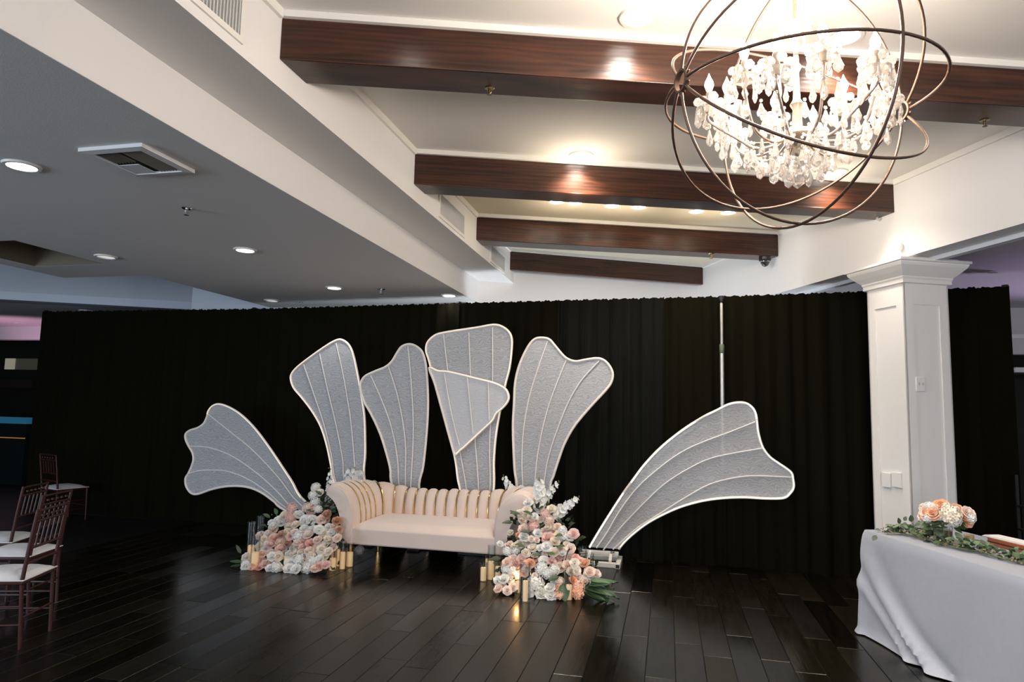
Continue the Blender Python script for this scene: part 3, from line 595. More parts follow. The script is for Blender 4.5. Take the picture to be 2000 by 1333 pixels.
def sect(s, prof):
    p, n = pt(s); d = min(s, TOT - s); k = smooth((d - .35) / .55)     # 0 on the arms, 1 on the back
    side = 1.12 if s > TOT / 2 else 1.
    o = []
    for w, z in prof:
        zt = z if z < .4 else .4 + (z - .4) * (1 - .28 * k) * (1.03 if side > 1 else 1)
        o.append(p + n * (w * (1 - .5 * k) * (side if z > .5 else 1)) + Vector((0, 0, zt)))
    return o, n
NCH = 22; chs = [TOT * i / NCH for i in range(NCH + 1)]
for i in range(NCH):
    rows = []; nu = 8
    for j in range(nu + 1):
        u = j / nu; s_ = chs[i] + (chs[i + 1] - chs[i]) * (.03 + .94 * u); pr_, n = sect(s_, INN); b_ = .026 * (1 - abs(2 * u - 1) ** 2.6); row = []
        pr2 = spline(pr_, 2)
        for q, v in enumerate(pr2):
            a = pr2[max(0, q - 1)]; c = pr2[min(len(pr2) - 1, q + 1)]; tg = (c - a).normalized(); side_ = Vector((-n.y, n.x, 0)); nm = tg.cross(side_)
            if q < 6 and nm.dot(-n) < 0 or q >= 6 and nm.z < 0 and nm.dot(n) < 0: nm = -nm
            if nm.dot(-n) < -.2 and q < 8: nm = -nm
            row.append(v + nm * b_ - SX)
        rows.append(row)
    MB().grid(rows).obj('back_channel', BLUSH, so, 70)
for i in range(1, NCH):
    pr_, n = sect(chs[i], INN[:8]); MB().tube([v - n * .012 + Vector((0, 0, .008)) - SX for v in spline(pr_, 3)], .0065, 6).obj('gold_piping', GOLD, so, True)
rows = []
for i in range(0, 61):
    pr_, n = sect(TOT * i / 60, OUT); rows.append([v - SX for v in spline(pr_, 3)])
MB().grid(rows).obj('outer_back', BLUSH, so, True)
for s_ in (0, TOT):      # scrolled arm fronts
    pr_, n = sect(s_, INN + OUT[1:]); pts = spline(pr_, 3); dirn = Vector((0, -1, 0)); m = MB(); k = len(pts)
    inner = Vector((XL if s_ == 0 else XR, 0, 0)); pts = [Vector((v.x, YF, v.z)) for v in pts]; pts[0].z = .215; c = sum(pts, Vector()) / k
    rings = []
    for off, scl in ((.03, 1.), (-.03, 1.), (-.045, .985), (-.052, .955)):
        rings.append([c + (v - c) * scl + dirn * (-off) - SX for v in pts])
    vs = [v for r in rings for v in r]; fs = [(a * k + j, a * k + (j + 1) % k, (a + 1) * k + (j + 1) % k, (a + 1) * k + j) for a in range(3) for j in range(k)]; fs.append(tuple(3 * k + j for j in range(k)))
    m.add(vs, fs); o = m.obj('arm_front', BLUSH, so, 60)
MB().box((XL - .12 - SX.x, YF - .04 - SX.y, .212), (XR + .085 - SX.x, YB + .1 - SX.y, .375)).obj('seat_base', BLUSH, so, bevel=.018)
rows = []
for i in range(13):
    v = i / 12; row = []
    for j in range(25):
        u = j / 24; e = min(u, 1 - u); x = XL + .005 + (XR - XL - .01) * u; z = .378 + .05 * (1 - (1 - min(1, e / .06)) ** 2) * (1 - (1 - min(1, v / .1)) ** 2) ** 1. + .012 * sin(pi * u) * sin(pi * v)
        if i == 0: z = .37
        row.append(Vector((x, YF - .035 + (YB - YF + .03) * v, z)) - SX)
    rows.append(row)
MB().grid(rows).obj('seat_cushion', BLUSH, so, True)
for x in (XL - .04, XR + .02):
    for y in (YF + .03, YB + .03):
        MB().lathe([(0, 0), (.018, 0), (.02, .02), (.032, .2), (.036, .215), (0, .215)], 8, (x - SX.x, y - SX.y, 0)).obj('leg', GOLD, so, 30)

# ------------------------------------------------------------------ flowers
def petal_patch(m, c, az, tilt, w, h, cup, ruff=0., nu=3, nv=3, ph=0.):
    rows = []
    for j in range(nv + 1):
        v = j / nv; row = []
        for i in range(nu + 1):
            u = i / nu * 2 - 1; wid = w * (.45 + .75 * sin(pi * min(1, v * .62 + .1))) * (1 if v < .99 else .82)
            x = u * wid; out = h * v * sin(tilt) + cup * (v * v) - abs(u) ** 2 * w * .55 * (1 - .3 * v); up = h * v * cos(tilt) - abs(u) ** 2 * h * .13 * v + ruff * sin(u * 5 + ph) * v
            row.append((c[0] + cos(az) * out - sin(az) * x, c[1] + sin(az) * out + cos(az) * x, c[2] + up))
        rows.append(row)
    m.grid(rows)
def rose_mesh(name, mt, seed=1):
    R = random.Random(seed); m = MB()
    for k, (n, tilt, r, h, w, z) in enumerate([(3, .05, .06, .62, .30, -.1), (4, .22, .18, .68, .40, -.16), (5, .5, .30, .72, .48, -.25), (6, .85, .42, .72, .54, -.33), (6, 1.2, .45, .70, .56, -.36)]):
        for i in range(n):
            az = 2 * pi * i / n + k * .7 + R.uniform(-.15, .15); petal_patch(m, (cos(az) * r, sin(az) * r, z), az, tilt + R.uniform(-.08, .08), w, h, .10 if k > 1 else -.1, .02, 3, 3)
    m.add([(.55 * cos(a) * sin(b), .55 * sin(a) * sin(b), -.28 - .4 * cos(b) * .9) for b in (.3, 1., 1.6) for a in [2 * pi * k / 8 for k in range(8)]], [(i * 8 + k, i * 8 + (k + 1) % 8, i * 8 + 8 + (k + 1) % 8, i * 8 + 8 + k) for i in range(2) for k in range(8)])
    me = m.mesh(name, 180); me.materials.append(mt); return me
def ball_mesh(name, mt, n, floret, seed=1, flat=.8, ruff=.35):
    """a head of many small petals: hydrangea, carnation"""
    R = random.Random(seed); m = MB()
    m.add([(.78 * cos(a) * sin(b), .78 * sin(a) * sin(b), .78 * flat * cos(b)) for b in (.05, .7, 1.4, 2.1) for a in [2 * pi * k / 10 for k in range(10)]], [(i * 10 + k, i * 10 + (k + 1) % 10, i * 10 + 10 + (k + 1) % 10, i * 10 + 10 + k) for i in range(3) for k in range(10)])
    for i in range(n):
        z = 1 - 1.45 * (i + .5) / n; r = sqrt(max(0, 1 - z * z)); a = i * 2.399963
        d = Vector((r * cos(a), r * sin(a), z * flat)); nn = (Vector((d.x, d.y, d.z / flat)) + Vector((R.uniform(-ruff, ruff), R.uniform(-ruff, ruff), R.uniform(-ruff, ruff)))).normalized()
        t1 = nn.orthogonal().normalized(); t2 = nn.cross(t1); rot = R.uniform(0, 6.28)
        for k in range(floret):
            an = rot + 2 * pi * k / floret; e1 = t1 * cos(an) + t2 * sin(an); e2 = t2 * cos(an) - t1 * sin(an); s = .24 * R.uniform(.85, 1.2) * (4 / floret) ** .3
            c = d * .93
            m.add([c, c + e1 * s * .6 + e2 * s * .5 + nn * .05, c + e1 * s * 1.05 + nn * R.uniform(.02, .12), c + e1 * s * .6 - e2 * s * .5 + nn * .05], [(0, 1, 2, 3)])
    me = m.mesh(name, 180); me.materials.append(mt); return me
FC = dict(w=(.95, .94, .90), cr=(.95, .87, .75), b=(.95, .80, .71), k=(.94, .66, .59), o=(.94, .59, .41), d=(.66, .42, .31))
def bloom_mat(name, col):
    m = bpy.data.materials.new(name); m.use_nodes = True; nt = m.node_tree; L = nt.links.new; nt.nodes.remove(nt.nodes['Principled BSDF'])
    oi = N(nt, 'ShaderNodeObjectInfo'); hs_ = N(nt, 'ShaderNodeHueSaturation'); hs_.inputs['Color'].default_value = (*col, 1)
    mr = N(nt, 'ShaderNodeMapRange'); mr.inputs['To Min'].default_value = .75; mr.inputs['To Max'].default_value = 1.2; L(oi.outputs['Random'], mr.inputs[0]); L(mr.outputs[0], hs_.inputs['Saturation'])
    df = N(nt, 'ShaderNodeBsdfDiffuse'); tl = N(nt, 'ShaderNodeBsdfTranslucent'); mx = N(nt, 'ShaderNodeMixShader'); mx.inputs[0].default_value = .22
    L(hs_.outputs[0], df.inputs[0]); L(hs_.outputs[0], tl.inputs[0]); L(df.outputs[0], mx.inputs[1]); L(tl.outputs[0], mx.inputs[2]); L(mx.outputs[0], nt.nodes['Material Output'].inputs[0])
    return m
FM = {k: bloom_mat('bloom_' + n, v) for (k, v), n in zip(FC.items(), ('white', 'cream', 'blush', 'pink', 'peach', 'dusty'))}
ROSE = {k: rose_mesh('rose', FM[k], i + 3) for i, k in enumerate(FC)}
HYD = {k: ball_mesh('hydrangea', FM[k], 46, 4, i + 20) for i, k in enumerate(('w', 'cr'))}
CAR = {k: ball_mesh('carnation', FM[k], 70, 3, i + 40, .7, .7) for i, k in enumerate(('k', 'b', 'o', 'cr'))}
blm = MB()
for i in range(5): az = 2 * pi * i / 5; petal_patch(blm, (cos(az) * .08, sin(az) * .08, 0), az, 1.05, .5, .9, .05, .05, 3, 2)
blm.add([(0, 0, .3), (.14, 0, .06), (0, .14, .06), (-.14, 0, .06), (0, -.14, .06)], [(0, 1, 2), (0, 2, 3), (0, 3, 4), (0, 4, 1)])
BLOS = blm.mesh('blossom', 180); BLOS.materials.append(FM['w'])
def leaf_mesh(name, mt, w=.32, curl=.25, nv=6, point=1.):
    m = MB(); rows = []
    for j in range(nv + 1):
        v = j / nv; wid = w * (sin(pi * v ** .8) ** .8) + .004; rows.append([(u * wid, v, curl * (-v * v) + abs(u) * .06) for u in (-1, -.5, 0, .5, 1)])
    m.grid(rows); me = m.mesh(name, 180); me.materials.append(mt); return me
LEAF = leaf_mesh('leaf', GREEN); LONGL = leaf_mesh('long_leaf', mat('long_leaf_green', (.065, .12, .05), .45, rnd=.4), .12, .15, 8); EUL = leaf_mesh('round_leaf', EUCA, .42, .1)
BUD = MB().lathe([(0, -.5), (.35, -.3), (.45, 0), (.3, .35), (0, .6)], 7).mesh('bud', 180); BUD.materials.append(mat('green_bud', (.20, .24, .07), .6))
def look(n, spin=0.): return Vector(n).to_track_quat('Z', 'Y') @ Quaternion((0, 0, 1), spin)
R_ = random.Random(11)
def bloom(arr, p, r, kind, c, out):
    loc = p - Vector(arr.location); n = (Vector(out) + Vector((R_.uniform(-.4, .4), R_.uniform(-.2, .2), R_.uniform(-.25, .45)))).normalized()
    me, nm = {'r': (ROSE.get(c), 'rose'), 'h': (HYD.get(c), 'hydrangea'), 'c': (CAR.get(c), 'carnation')}[kind]
    s = r * (1.02 if kind == 'r' else 1.0); return inst(nm, me, arr, loc, look(n, R_.uniform(0, 6)), s)
def spike(arr, a, b, r0, r1, n, y0=None):
    loc = Vector(arr.location); a = a - loc; b = b - loc; t = bpy.data.objects.new('flower_spike', MB().tube([a, a.lerp(b, .5) + Vector((.004, 0, 0)), b], [.004, .003, .002], 6).mesh('spike_stem')); COL.objects.link(t); t.data.materials.append(STEM); t.parent = arr
    for i in range(n):
        f_ = i / (n - 1); p = a.lerp(b, f_); an = i * 2.4; r = r0 + (r1 - r0) * f_; d = Vector((cos(an), sin(an) * .8 - .25, R_.uniform(-.1, .35)))
        if f_ < .93: inst('blossom', BLOS, t, p + d * r * .85, look(d + Vector((0, -.4, .3)), an), r * 1.15)
        else: inst('bud', BUD, t, p + d * r * .4, look(d + Vector((0, 0, 1))), r * .55)
    inst('bud', BUD, t, b + Vector((0, 0, .01)), look((0, 0, 1)), r1 * .6)
def leafat(arr, p, dirn, ln, me=LEAF, name='leaf', w=1.):
    d = Vector(dirn).normalized(); up = Vector((0, -.5, 1)); x = d.cross(up).normalized(); z = x.cross(d); q = Matrix((x, d, z)).transposed().to_quaternion()
    return inst(name, me, arr, p - Vector(arr.location), q, (ln * w, ln, ln))
def plane_pt(px, py, y0, k):       # mound surface leaning back: y = y0 + k z
    n = Vector((0, 1, -k)).normalized(); return at_pl(px, py, (0, y0, 0), n)
OUTD = (.14, -.75, .68)

LF = [(665,525,50,'c','k'),(865,550,52,'c','k'),(820,520,45,'c','b'),(655,620,52,'c','k'),(580,600,40,'r','cr'),(520,650,45,'r','w'),(560,670,40,'r','w'),(740,590,45,'r','w'),(790,650,50,'r','w'),(865,640,50,'r','w'),(700,690,40,'r','cr'),(640,700,45,'r','cr'),(480,700,40,'r','w'),(455,670,30,'r','w'),(475,740,45,'r','b'),(425,785,42,'r','cr'),(355,800,42,'r','b'),(390,840,35,'r','cr'),(480,830,50,'r','k'),(555,790,40,'r','d'),(625,765,45,'r','cr'),(735,805,62,'h','w'),(830,790,45,'r','b'),(880,740,40,'r','w'),(940,740,45,'r','w'),(985,780,45,'r','cr'),(920,840,40,'r','b'),(650,810,35,'r','k'),(540,870,45,'r','b'),(460,885,48,'r','k'),(350,910,42,'r','cr'),(400,945,35,'r','w'),(450,970,40,'r','b'),(560,930,50,'r','k'),(620,880,40,'r','d'),(690,920,42,'r','cr'),(775,915,40,'r','k'),(860,880,50,'r','k'),(930,910,45,'r','b'),(990,890,45,'r','cr'),(1045,845,42,'r','cr'),(1120,825,40,'r','b'),(1060,770,35,'r','w'),(1085,705,35,'r','b'),(1030,715,35,'r','w'),(1120,650,42,'r','d'),(1010,590,45,'r','d'),(960,640,45,'r','b'),(1000,640,40,'r','d'),(1140,740,35,'r','d'),(200,1020,40,'r','cr'),(195,1075,35,'h','w'),(250,1070,45,'r','w'),(200,1140,42,'r','w'),(280,1140,50,'r','k'),(340,1050,50,'r','k'),(350,1130,48,'r','k'),(400,1085,42,'r','k'),(475,1070,42,'r','b'),(450,1130,40,'r','w'),(510,1140,55,'h','w'),(545,1150,35,'r','w'),(370,980,40,'r','b'),(470,1010,45,'r','w'),(530,1010,45,'r','cr'),(650,990,45,'r','w'),(700,970,40,'r','cr'),(770,970,42,'r','b'),(840,950,45,'r','b'),(910,960,45,'r','b'),(960,940,45,'r','cr'),(990,1010,40,'r','cr'),(740,1040,60,'h','w'),(820,1130,60,'h','w'),(650,1080,50,'r','w'),(640,1150,50,'r','w'),(700,1140,50,'r','w'),(870,1060,55,'h','w'),(940,1040,45,'r','w'),(930,1110,45,'r','k'),(1005,1090,42,'r','k'),(900,1130,40,'r','b'),(860,1000,40,'r','cr'),(1030,960,40,'r','cr'),(1080,920,35,'r','b'),(905,320,46,'h','w'),(880,400,48,'h','w'),(950,370,32,'r','cr'),(900,470,45,'h','w'),(930,540,40,'h','w'),(700,770,38,'r','b'),(790,730,40,'r','w'),(590,840,36,'r','b'),(420,880,32,'r','w'),(790,860,38,'r','k'),(720,870,36,'r','b'),(1020,830,30,'r','cr')]
fa = thing('flower_arrangement', 'pink and white flower mound spilling at the left end of the sofa', 'flowers', (-3.5, 6.0, 0))
def arrangement(arr, LST, org, s, y0, k, jit=.03):
    for (x, y, r, kd, c) in LST:
        px, py = org[0] + x / s, org[1] + y / s; p = plane_pt(px, py, y0, k); p += (p - CP).normalized() * R_.uniform(-jit, jit); rr = r / s * (p - CP).dot(FW) / F * 1.08
        p.z = max(p.z, rr * .75); bloom(arr, p, rr, kd, c, OUTD)
def core(arr, pts, y0, k, depth, seed):
    """dark foliage filling the heart of the mound"""
    R = random.Random(seed); m = MB()
    for (px, py) in pts:
        for q in range(26):
            p = plane_pt(px + R.uniform(-22, 22), py + R.uniform(-14, 14), y0, k) + Vector((0, R.uniform(.045, depth), 0)); p.z = max(.035, p.z - R.uniform(0, .04))
            d = Vector((R.uniform(-1, 1), R.uniform(-1, .2), R.uniform(-.4, 1))).normalized(); w = d.orthogonal().normalized() * .022; L_ = R.uniform(.05, .085)
            p = p - arr.location; m.add([p, p + d * L_ * .5 + w, p + d * L_, p + d * L_ * .5 - w], [(0, 1, 2, 3)])
    o = m.obj('foliage', mat('core_foliage', (.028, .045, .018), .7), arr); o['kind'] = 'stuff'
arrangement(fa, LF, (440, 890), 5.128, 5.86, .75)
core(fa, [(480, 1100), (505, 1080), (530, 1100), (560, 1100), (590, 1100), (615, 1100), (515, 1050), (545, 1060), (580, 1060), (612, 1060), (632, 1055), (545, 1020), (580, 1020), (615, 1020), (632, 1012), (628, 985), (618, 975)], 5.86, .75, .30, 3)
spike(fa, at_y(643, 992, 6.62), at_y(645, 922, 6.62), .036, .018, 26)
spike(fa, at_y(675, 960, 7.16), at_y(684, 918, 7.16), .042, .026, 18); spike(fa, at_y(692, 960, 7.18), at_y(693, 916, 7.18), .042, .026, 18); spike(fa, at_y(630, 1000, 6.5), at_y(612, 958, 6.5), .036, .02, 16)
for (x, y, r, yy_) in ((704, 927, 9, 7.18), (702, 940, 9, 7.16), (730.5, 945, 7, 7.18), (702, 1075, 9, 6.75)): bloom(fa, at_y(x, y, yy_), r * 6.9 / F, 'h', 'w', OUTD)
for (x, y, dx, dz) in ((527, 1012, -.6, .6), (541, 1005, -.2, 1), (520, 1028, -1, .3), (642, 995, .3, .6), (637, 985, .6, .3), (628, 968, -.5, .6), (615, 1000, -.7, .3), (605, 1028, .3, .6), (648, 1000, .7, .2)):
    p = plane_pt(x, y, 5.84, .75); leafat(fa, p, (dx, -.4, dz), R_.uniform(.06, .1))
for (x, y, dx, dz, l) in ((474, 1100, -1, .12, .14), (472, 1106, -1, -.02, .12), (470, 1082, -.5, .9, .1)): leafat(fa, plane_pt(x, y, 5.86, .7), (dx, -.1, dz), l, LONGL, 'long_leaf', 1.4)
for (x, y) in ((526, 1010), (531, 1006), (540, 1007), (520, 1029), (646, 917), (642, 915)):
    inst('bud', BUD, fa, plane_pt(x, y, 5.86, .75) - fa.location, look((R_.uniform(-.5, .5), -.3, 1)), .014)

RF = [(510,210,30,'r','w'),(440,210,35,'r','w'),(580,340,40,'r','w'),(565,410,40,'r','cr'),(510,450,42,'r','cr'),(530,500,40,'r','cr'),(735,450,45,'c','k'),(790,400,42,'r','cr'),(770,510,45,'c','b'),(625,565,52,'c','k'),(530,585,42,'r','b'),(670,625,38,'r','w'),(730,605,28,'r','b'),(810,590,50,'r','b'),(850,570,35,'r','b'),(410,620,28,'r','cr'),(760,665,52,'r','k'),(830,700,42,'r','cr'),(900,650,55,'h','w'),(900,600,40,'h','w'),(1000,630,45,'r','k'),(965,660,40,'r','w'),(540,660,42,'r','w'),(490,640,25,'r','o'),(570,700,48,'r','cr'),(610,680,30,'r','b'),(660,690,25,'r','b'),(500,730,40,'r','b'),(405,735,38,'r','b'),(320,725,28,'r','w'),(390,800,45,'h','w'),(460,790,40,'h','w'),(620,760,45,'r','cr'),(690,760,30,'r','w'),(750,750,45,'r','w'),(820,800,45,'r','cr'),(970,770,42,'r','b'),(940,740,35,'r','cr'),(560,810,38,'r','cr'),(640,830,30,'r','cr'),(740,815,25,'r','b'),(855,860,48,'r','k'),(520,870,42,'r','k'),(440,860,40,'r','b'),(380,900,42,'r','b'),(470,910,45,'r','k'),(600,905,42,'r','o'),(650,890,38,'r','k'),(725,880,48,'r','w'),(800,885,38,'r','k'),(875,940,48,'r','b'),(960,860,42,'r','b'),(950,920,45,'r','b'),(1020,850,35,'r','k'),(1010,900,40,'r','cr'),(1100,900,45,'r','o'),(1070,890,35,'r','b'),(700,960,55,'h','w'),(760,1000,55,'h','w'),(820,970,50,'h','w'),(370,960,42,'h','w'),(430,980,45,'h','w'),(350,1050,45,'r','w'),(300,1065,38,'r','w'),(300,1140,38,'r','b'),(340,1120,35,'r','b'),(385,1160,38,'r','b'),(440,1130,38,'r','b'),(410,1060,35,'r','w'),(540,990,40,'r','k'),(1030,970,40,'r','cr'),(980,980,38,'r','b'),(1150,980,45,'r','b'),(1140,1020,45,'r','w'),(1215,1000,40,'r','b'),(1030,1040,45,'r','b'),(1110,1080,45,'r','b'),(1000,1060,35,'r','o'),(1050,1130,55,'c','o'),(1040,1190,50,'c','o'),(880,1150,48,'c','o'),(870,1200,40,'c','o'),(870,1080,42,'c','b'),(650,1100,75,'h','w'),(590,1190,42,'r','w'),(700,1205,50,'r','w'),(780,1130,45,'r','w'),(790,1210,48,'r','w'),(640,1020,25,'r','b'),(820,1060,35,'r','w'),(450,740,30,'r','cr'),(690,500,30,'r','cr'),(640,470,32,'r','w'),(600,480,30,'r','cr'),(760,570,30,'r','cr'),(860,640,34,'r','cr'),(890,760,32,'r','b'),(900,810,32,'r','w'),(560,960,34,'r','cr'),(480,1010,34,'r','b')]
fb = thing('flower_arrangement', 'peach and white flower mound rising at the right end of the sofa', 'flowers', (-1.1, 5.9, 0))
arrangement(fb, RF[2:], (910, 910), 4.759, 5.72, .72)
for (x, y, r) in ((1017, 954, 7), (1002, 955, 8)): bloom(fb, at_y(x, y, 7.16), r * 6.9 / F, 'r', 'w', OUTD)
core(fb, [(980, 1150), (1010, 1150), (1045, 1150), (1080, 1155), (1115, 1150), (1145, 1120), (990, 1110), (1025, 1110), (1060, 1110), (1095, 1110), (1125, 1110), (1000, 1070), (1035, 1070), (1070, 1070), (1105, 1060), (1020, 1030), (1055, 1030), (1085, 1030), (1030, 1005), (1060, 1005)], 5.72, .72, .28, 5)
spike(fb, at_y(1000, 960, 7.14), at_y(983, 930, 7.14), .034, .016, 16); spike(fb, at_y(1053, 1000, 6.42), at_y(1053, 936, 6.42), .060, .024, 34)
spike(fb, at_y(1069, 970, 6.45), at_y(1091, 942, 6.45), .028, .016, 14); spike(fb, at_y(1078, 1010, 6.3), at_y(1131, 972, 6.3), .052, .018, 28)
for (x, y, dx, dz, l) in ((1025, 1070, -.5, .4, .1), (1106, 1095, .1, 1, .13), (1100, 1140, .2, -.8, .15), (1092, 1128, -.8, -.1, .1), (1040, 1008, -.5, .5, .1), (1035, 1040, -.8, .2, .09), (1053, 1032, .5, .6, .09), (1085, 1048, .6, .3, .09), (978, 1092, -1, .1, .1), (1015, 1005, -.9, .3, .09), (1055, 1085, -.6, .2, .08), (1070, 1082, .6, .2, .08), (1000, 1022, -1, .2, .09), (1010, 1012, -.4, .8, .1), (1088, 1070, .7, .4, .09)):
    leafat(fb, plane_pt(x, y, 5.68, .72), (dx, -.5, dz), l)
for i in range(20):
    a = R_.uniform(-.35, .30); p = plane_pt(R_.uniform(1138, 1150), R_.uniform(1135, 1160), 5.78, .5); leafat(fb, p, (1, R_.uniform(-.35, .25), a), R_.uniform(.16, .30), LONGL, 'long_leaf', 1.1)

# ------------------------------------------------------------------ candles in glass cylinders
def candle(px0, px1, pyt, pyb, y, label, glass=None, gl=None, lit=.0):
    """pillar between image columns, standing at depth y; glass = (x0, x1, ytop)"""
    a = at_y(px0, pyb, y); b = at_y(px1, pyb, y); r = (b.x - a.x) / 2 * .97; z0 = max(a.z, .004); zt = at_y((px0 + px1) / 2, pyt, y).z
    x = (a.x + b.x) / 2; z0 = .006; h = max(zt - z0, .05)
    t = thing('pillar_candle', label, 'candle', (x, y, z0), 0, 'ivory pillar candles')
    MB().lathe([(0, 0), (r, 0), (r, h - .006), (r * .9, h), (r * .55, h - .006), (0, h - .008)], 16).obj('wax', WAX, t, 40)
    MB().tube([(0, 0, h - .01), (.001, 0, h + .006)], .0014, 5).obj('wick', BLACKP, t)
    if lit: MB().lathe([(0, h + .004), (.0045, h + .010), (.005, h + .016), (.002, h + .028), (0, h + .034)], 8).obj('flame', FLAME, t, True)
    if lit: light('glow', 'POINT', (0, -.02, h + .03), lit, (1, .55, .2), .012, parent=t)
    if glass:
        gz = at_y((glass[0] + glass[1]) / 2, glass[2], y).z; gr = max((at_y(glass[1], pyb, y).x - at_y(glass[0], pyb, y).x) / 2, r + .006); gx = (at_y(glass[0], pyb, y).x + at_y(glass[1], pyb, y).x) / 2
        gx = max(min(gx, x + gr - r - .003), x - gr + r + .003)
        cyl(gx, y, gr, gz, gl)
def cyl(x, y, r, zt, label):
    o = MB().lathe([(0, 0), (r, 0), (r, zt), (r - .003, zt + .001), (r - .003, .005), (0, .005)], 24).obj('glass_cylinder', GLASS, None, 40); o.location = (x, y, .0008)
    tag(o, label, 'vase', 'clear glass candle cylinders')
fy = lambda px, py: at_z(px, py, 0).y
cyl(at_y(487.5, 1050, 6.0).x, 6.02, .040, at_y(487, 1020, 6.02).z, 'tall empty-topped glass cylinder at the far left of the left mound')
cyl(at_y(503, 1040, 6.12).x, 6.16, .036, at_y(503, 1008, 6.16).z, 'tallest glass cylinder behind the left mound')
candle(483, 495, 1065.5, 1100, 6.02, 'candle in the tall glass at the far left of the left mound')
candle(490, 504, 1079, 1110, 5.9, 'short candle in front of the tall glasses at far left', (490, 503.5, 1049), 'short glass cylinder left of the pink roses')
candle(554, 567, 1085, 1112, 5.99, 'candle showing in the gap of the left mound', (552.5, 568.5, 1066), 'glass cylinder in the gap of the left mound')
candle(594, 604, 1081, 1100, 6.10, 'candle half buried among white hydrangeas of the left mound')
candle(643, 655.5, 1091, 1114, fy(649, 1115), 'shortest candle right of the left mound, foremost of its cluster', (642, 656.5, 1060), 'foremost glass cylinder of the left candle cluster')
candle(640, 650, 1077, 1104, fy(645, 1107), 'candle tucked behind the shortest one, touching the pink blooms', (638, 651.5, 1058), 'glass cylinder touching the pink blooms of the left mound')
candle(653.5, 664, 1074, 1106, fy(658, 1107), 'tallest candle of the cluster left of the sofa', (652, 665.5, 1054), 'rear glass cylinder in the middle of the left cluster')
candle(663.5, 673.5, 1079, 1111, fy(668, 1112.5), 'slender candle at the left front corner of the sofa', (662.5, 674.5, 1058), 'narrow glass cylinder at the left front corner of the sofa')
candle(676.5, 688.5, 1079, 1106, fy(682, 1107.5), 'rightmost candle of the cluster left of the sofa', (675.5, 690, 1061), 'rightmost glass cylinder of the left cluster, under the sofa edge')
candle(938, 949.5, 1109, 1134, fy(944, 1135.5), 'leftmost short candle at the right end of the sofa', (935.5, 952, 1100), 'leftmost short glass cylinder at the right end of the sofa')
candle(952, 964.5, 1097, 1132, fy(958, 1133), 'tall bright candle second from left at the right mound', (951.3, 966.5, 1066), 'tall glass cylinder around the bright candle of the right cluster')
candle(947.5, 957, 1092, 1120, fy(952, 1123), 'candle behind the leftmost pair at the right mound', (944.5, 959, 1075), 'glass cylinder behind the leftmost pair at the right mound')
candle(966.8, 978, 1107, 1133, fy(972, 1134.5), 'candle left of the white blooms, third along the front', (965.4, 980, 1094), 'glass cylinder third along the front of the right cluster')
candle(975, 984, 1096, 1120, fy(979, 1124), 'candle half hidden behind the right mound blooms')
candle(1005, 1017, 1129, 1150, 5.86, 'glowing orange candle low in the right mound', lit=.6)
candle(1020.5, 1031, 1135, 1168, 5.62, 'candle beside the big white hydrangea of the right mound', (1013, 1036, 1101), 'wide glass cylinder beside the big white hydrangea')
candle(1104.5, 1117.5, 1143, 1172, fy(1111, 1172.5), 'foremost candle among the peach carnations', (1100.5, 1118.8, 1112), 'glass cylinder among the peach carnations, foremost right')
candle(1124, 1135, 1118, 1145, 5.96, 'candle buried in the peach roses on the right side')
for x, yt, yd, l in ((1138, 1068, 6.05, 'empty glass cylinder behind the peach roses'), (1152, 1082, 5.95, 'empty glass cylinder at the right edge of the right mound')):
    cyl(at_y(x, 1100, yd).x, yd, .036, at_y(x, yt, yd).z, l)

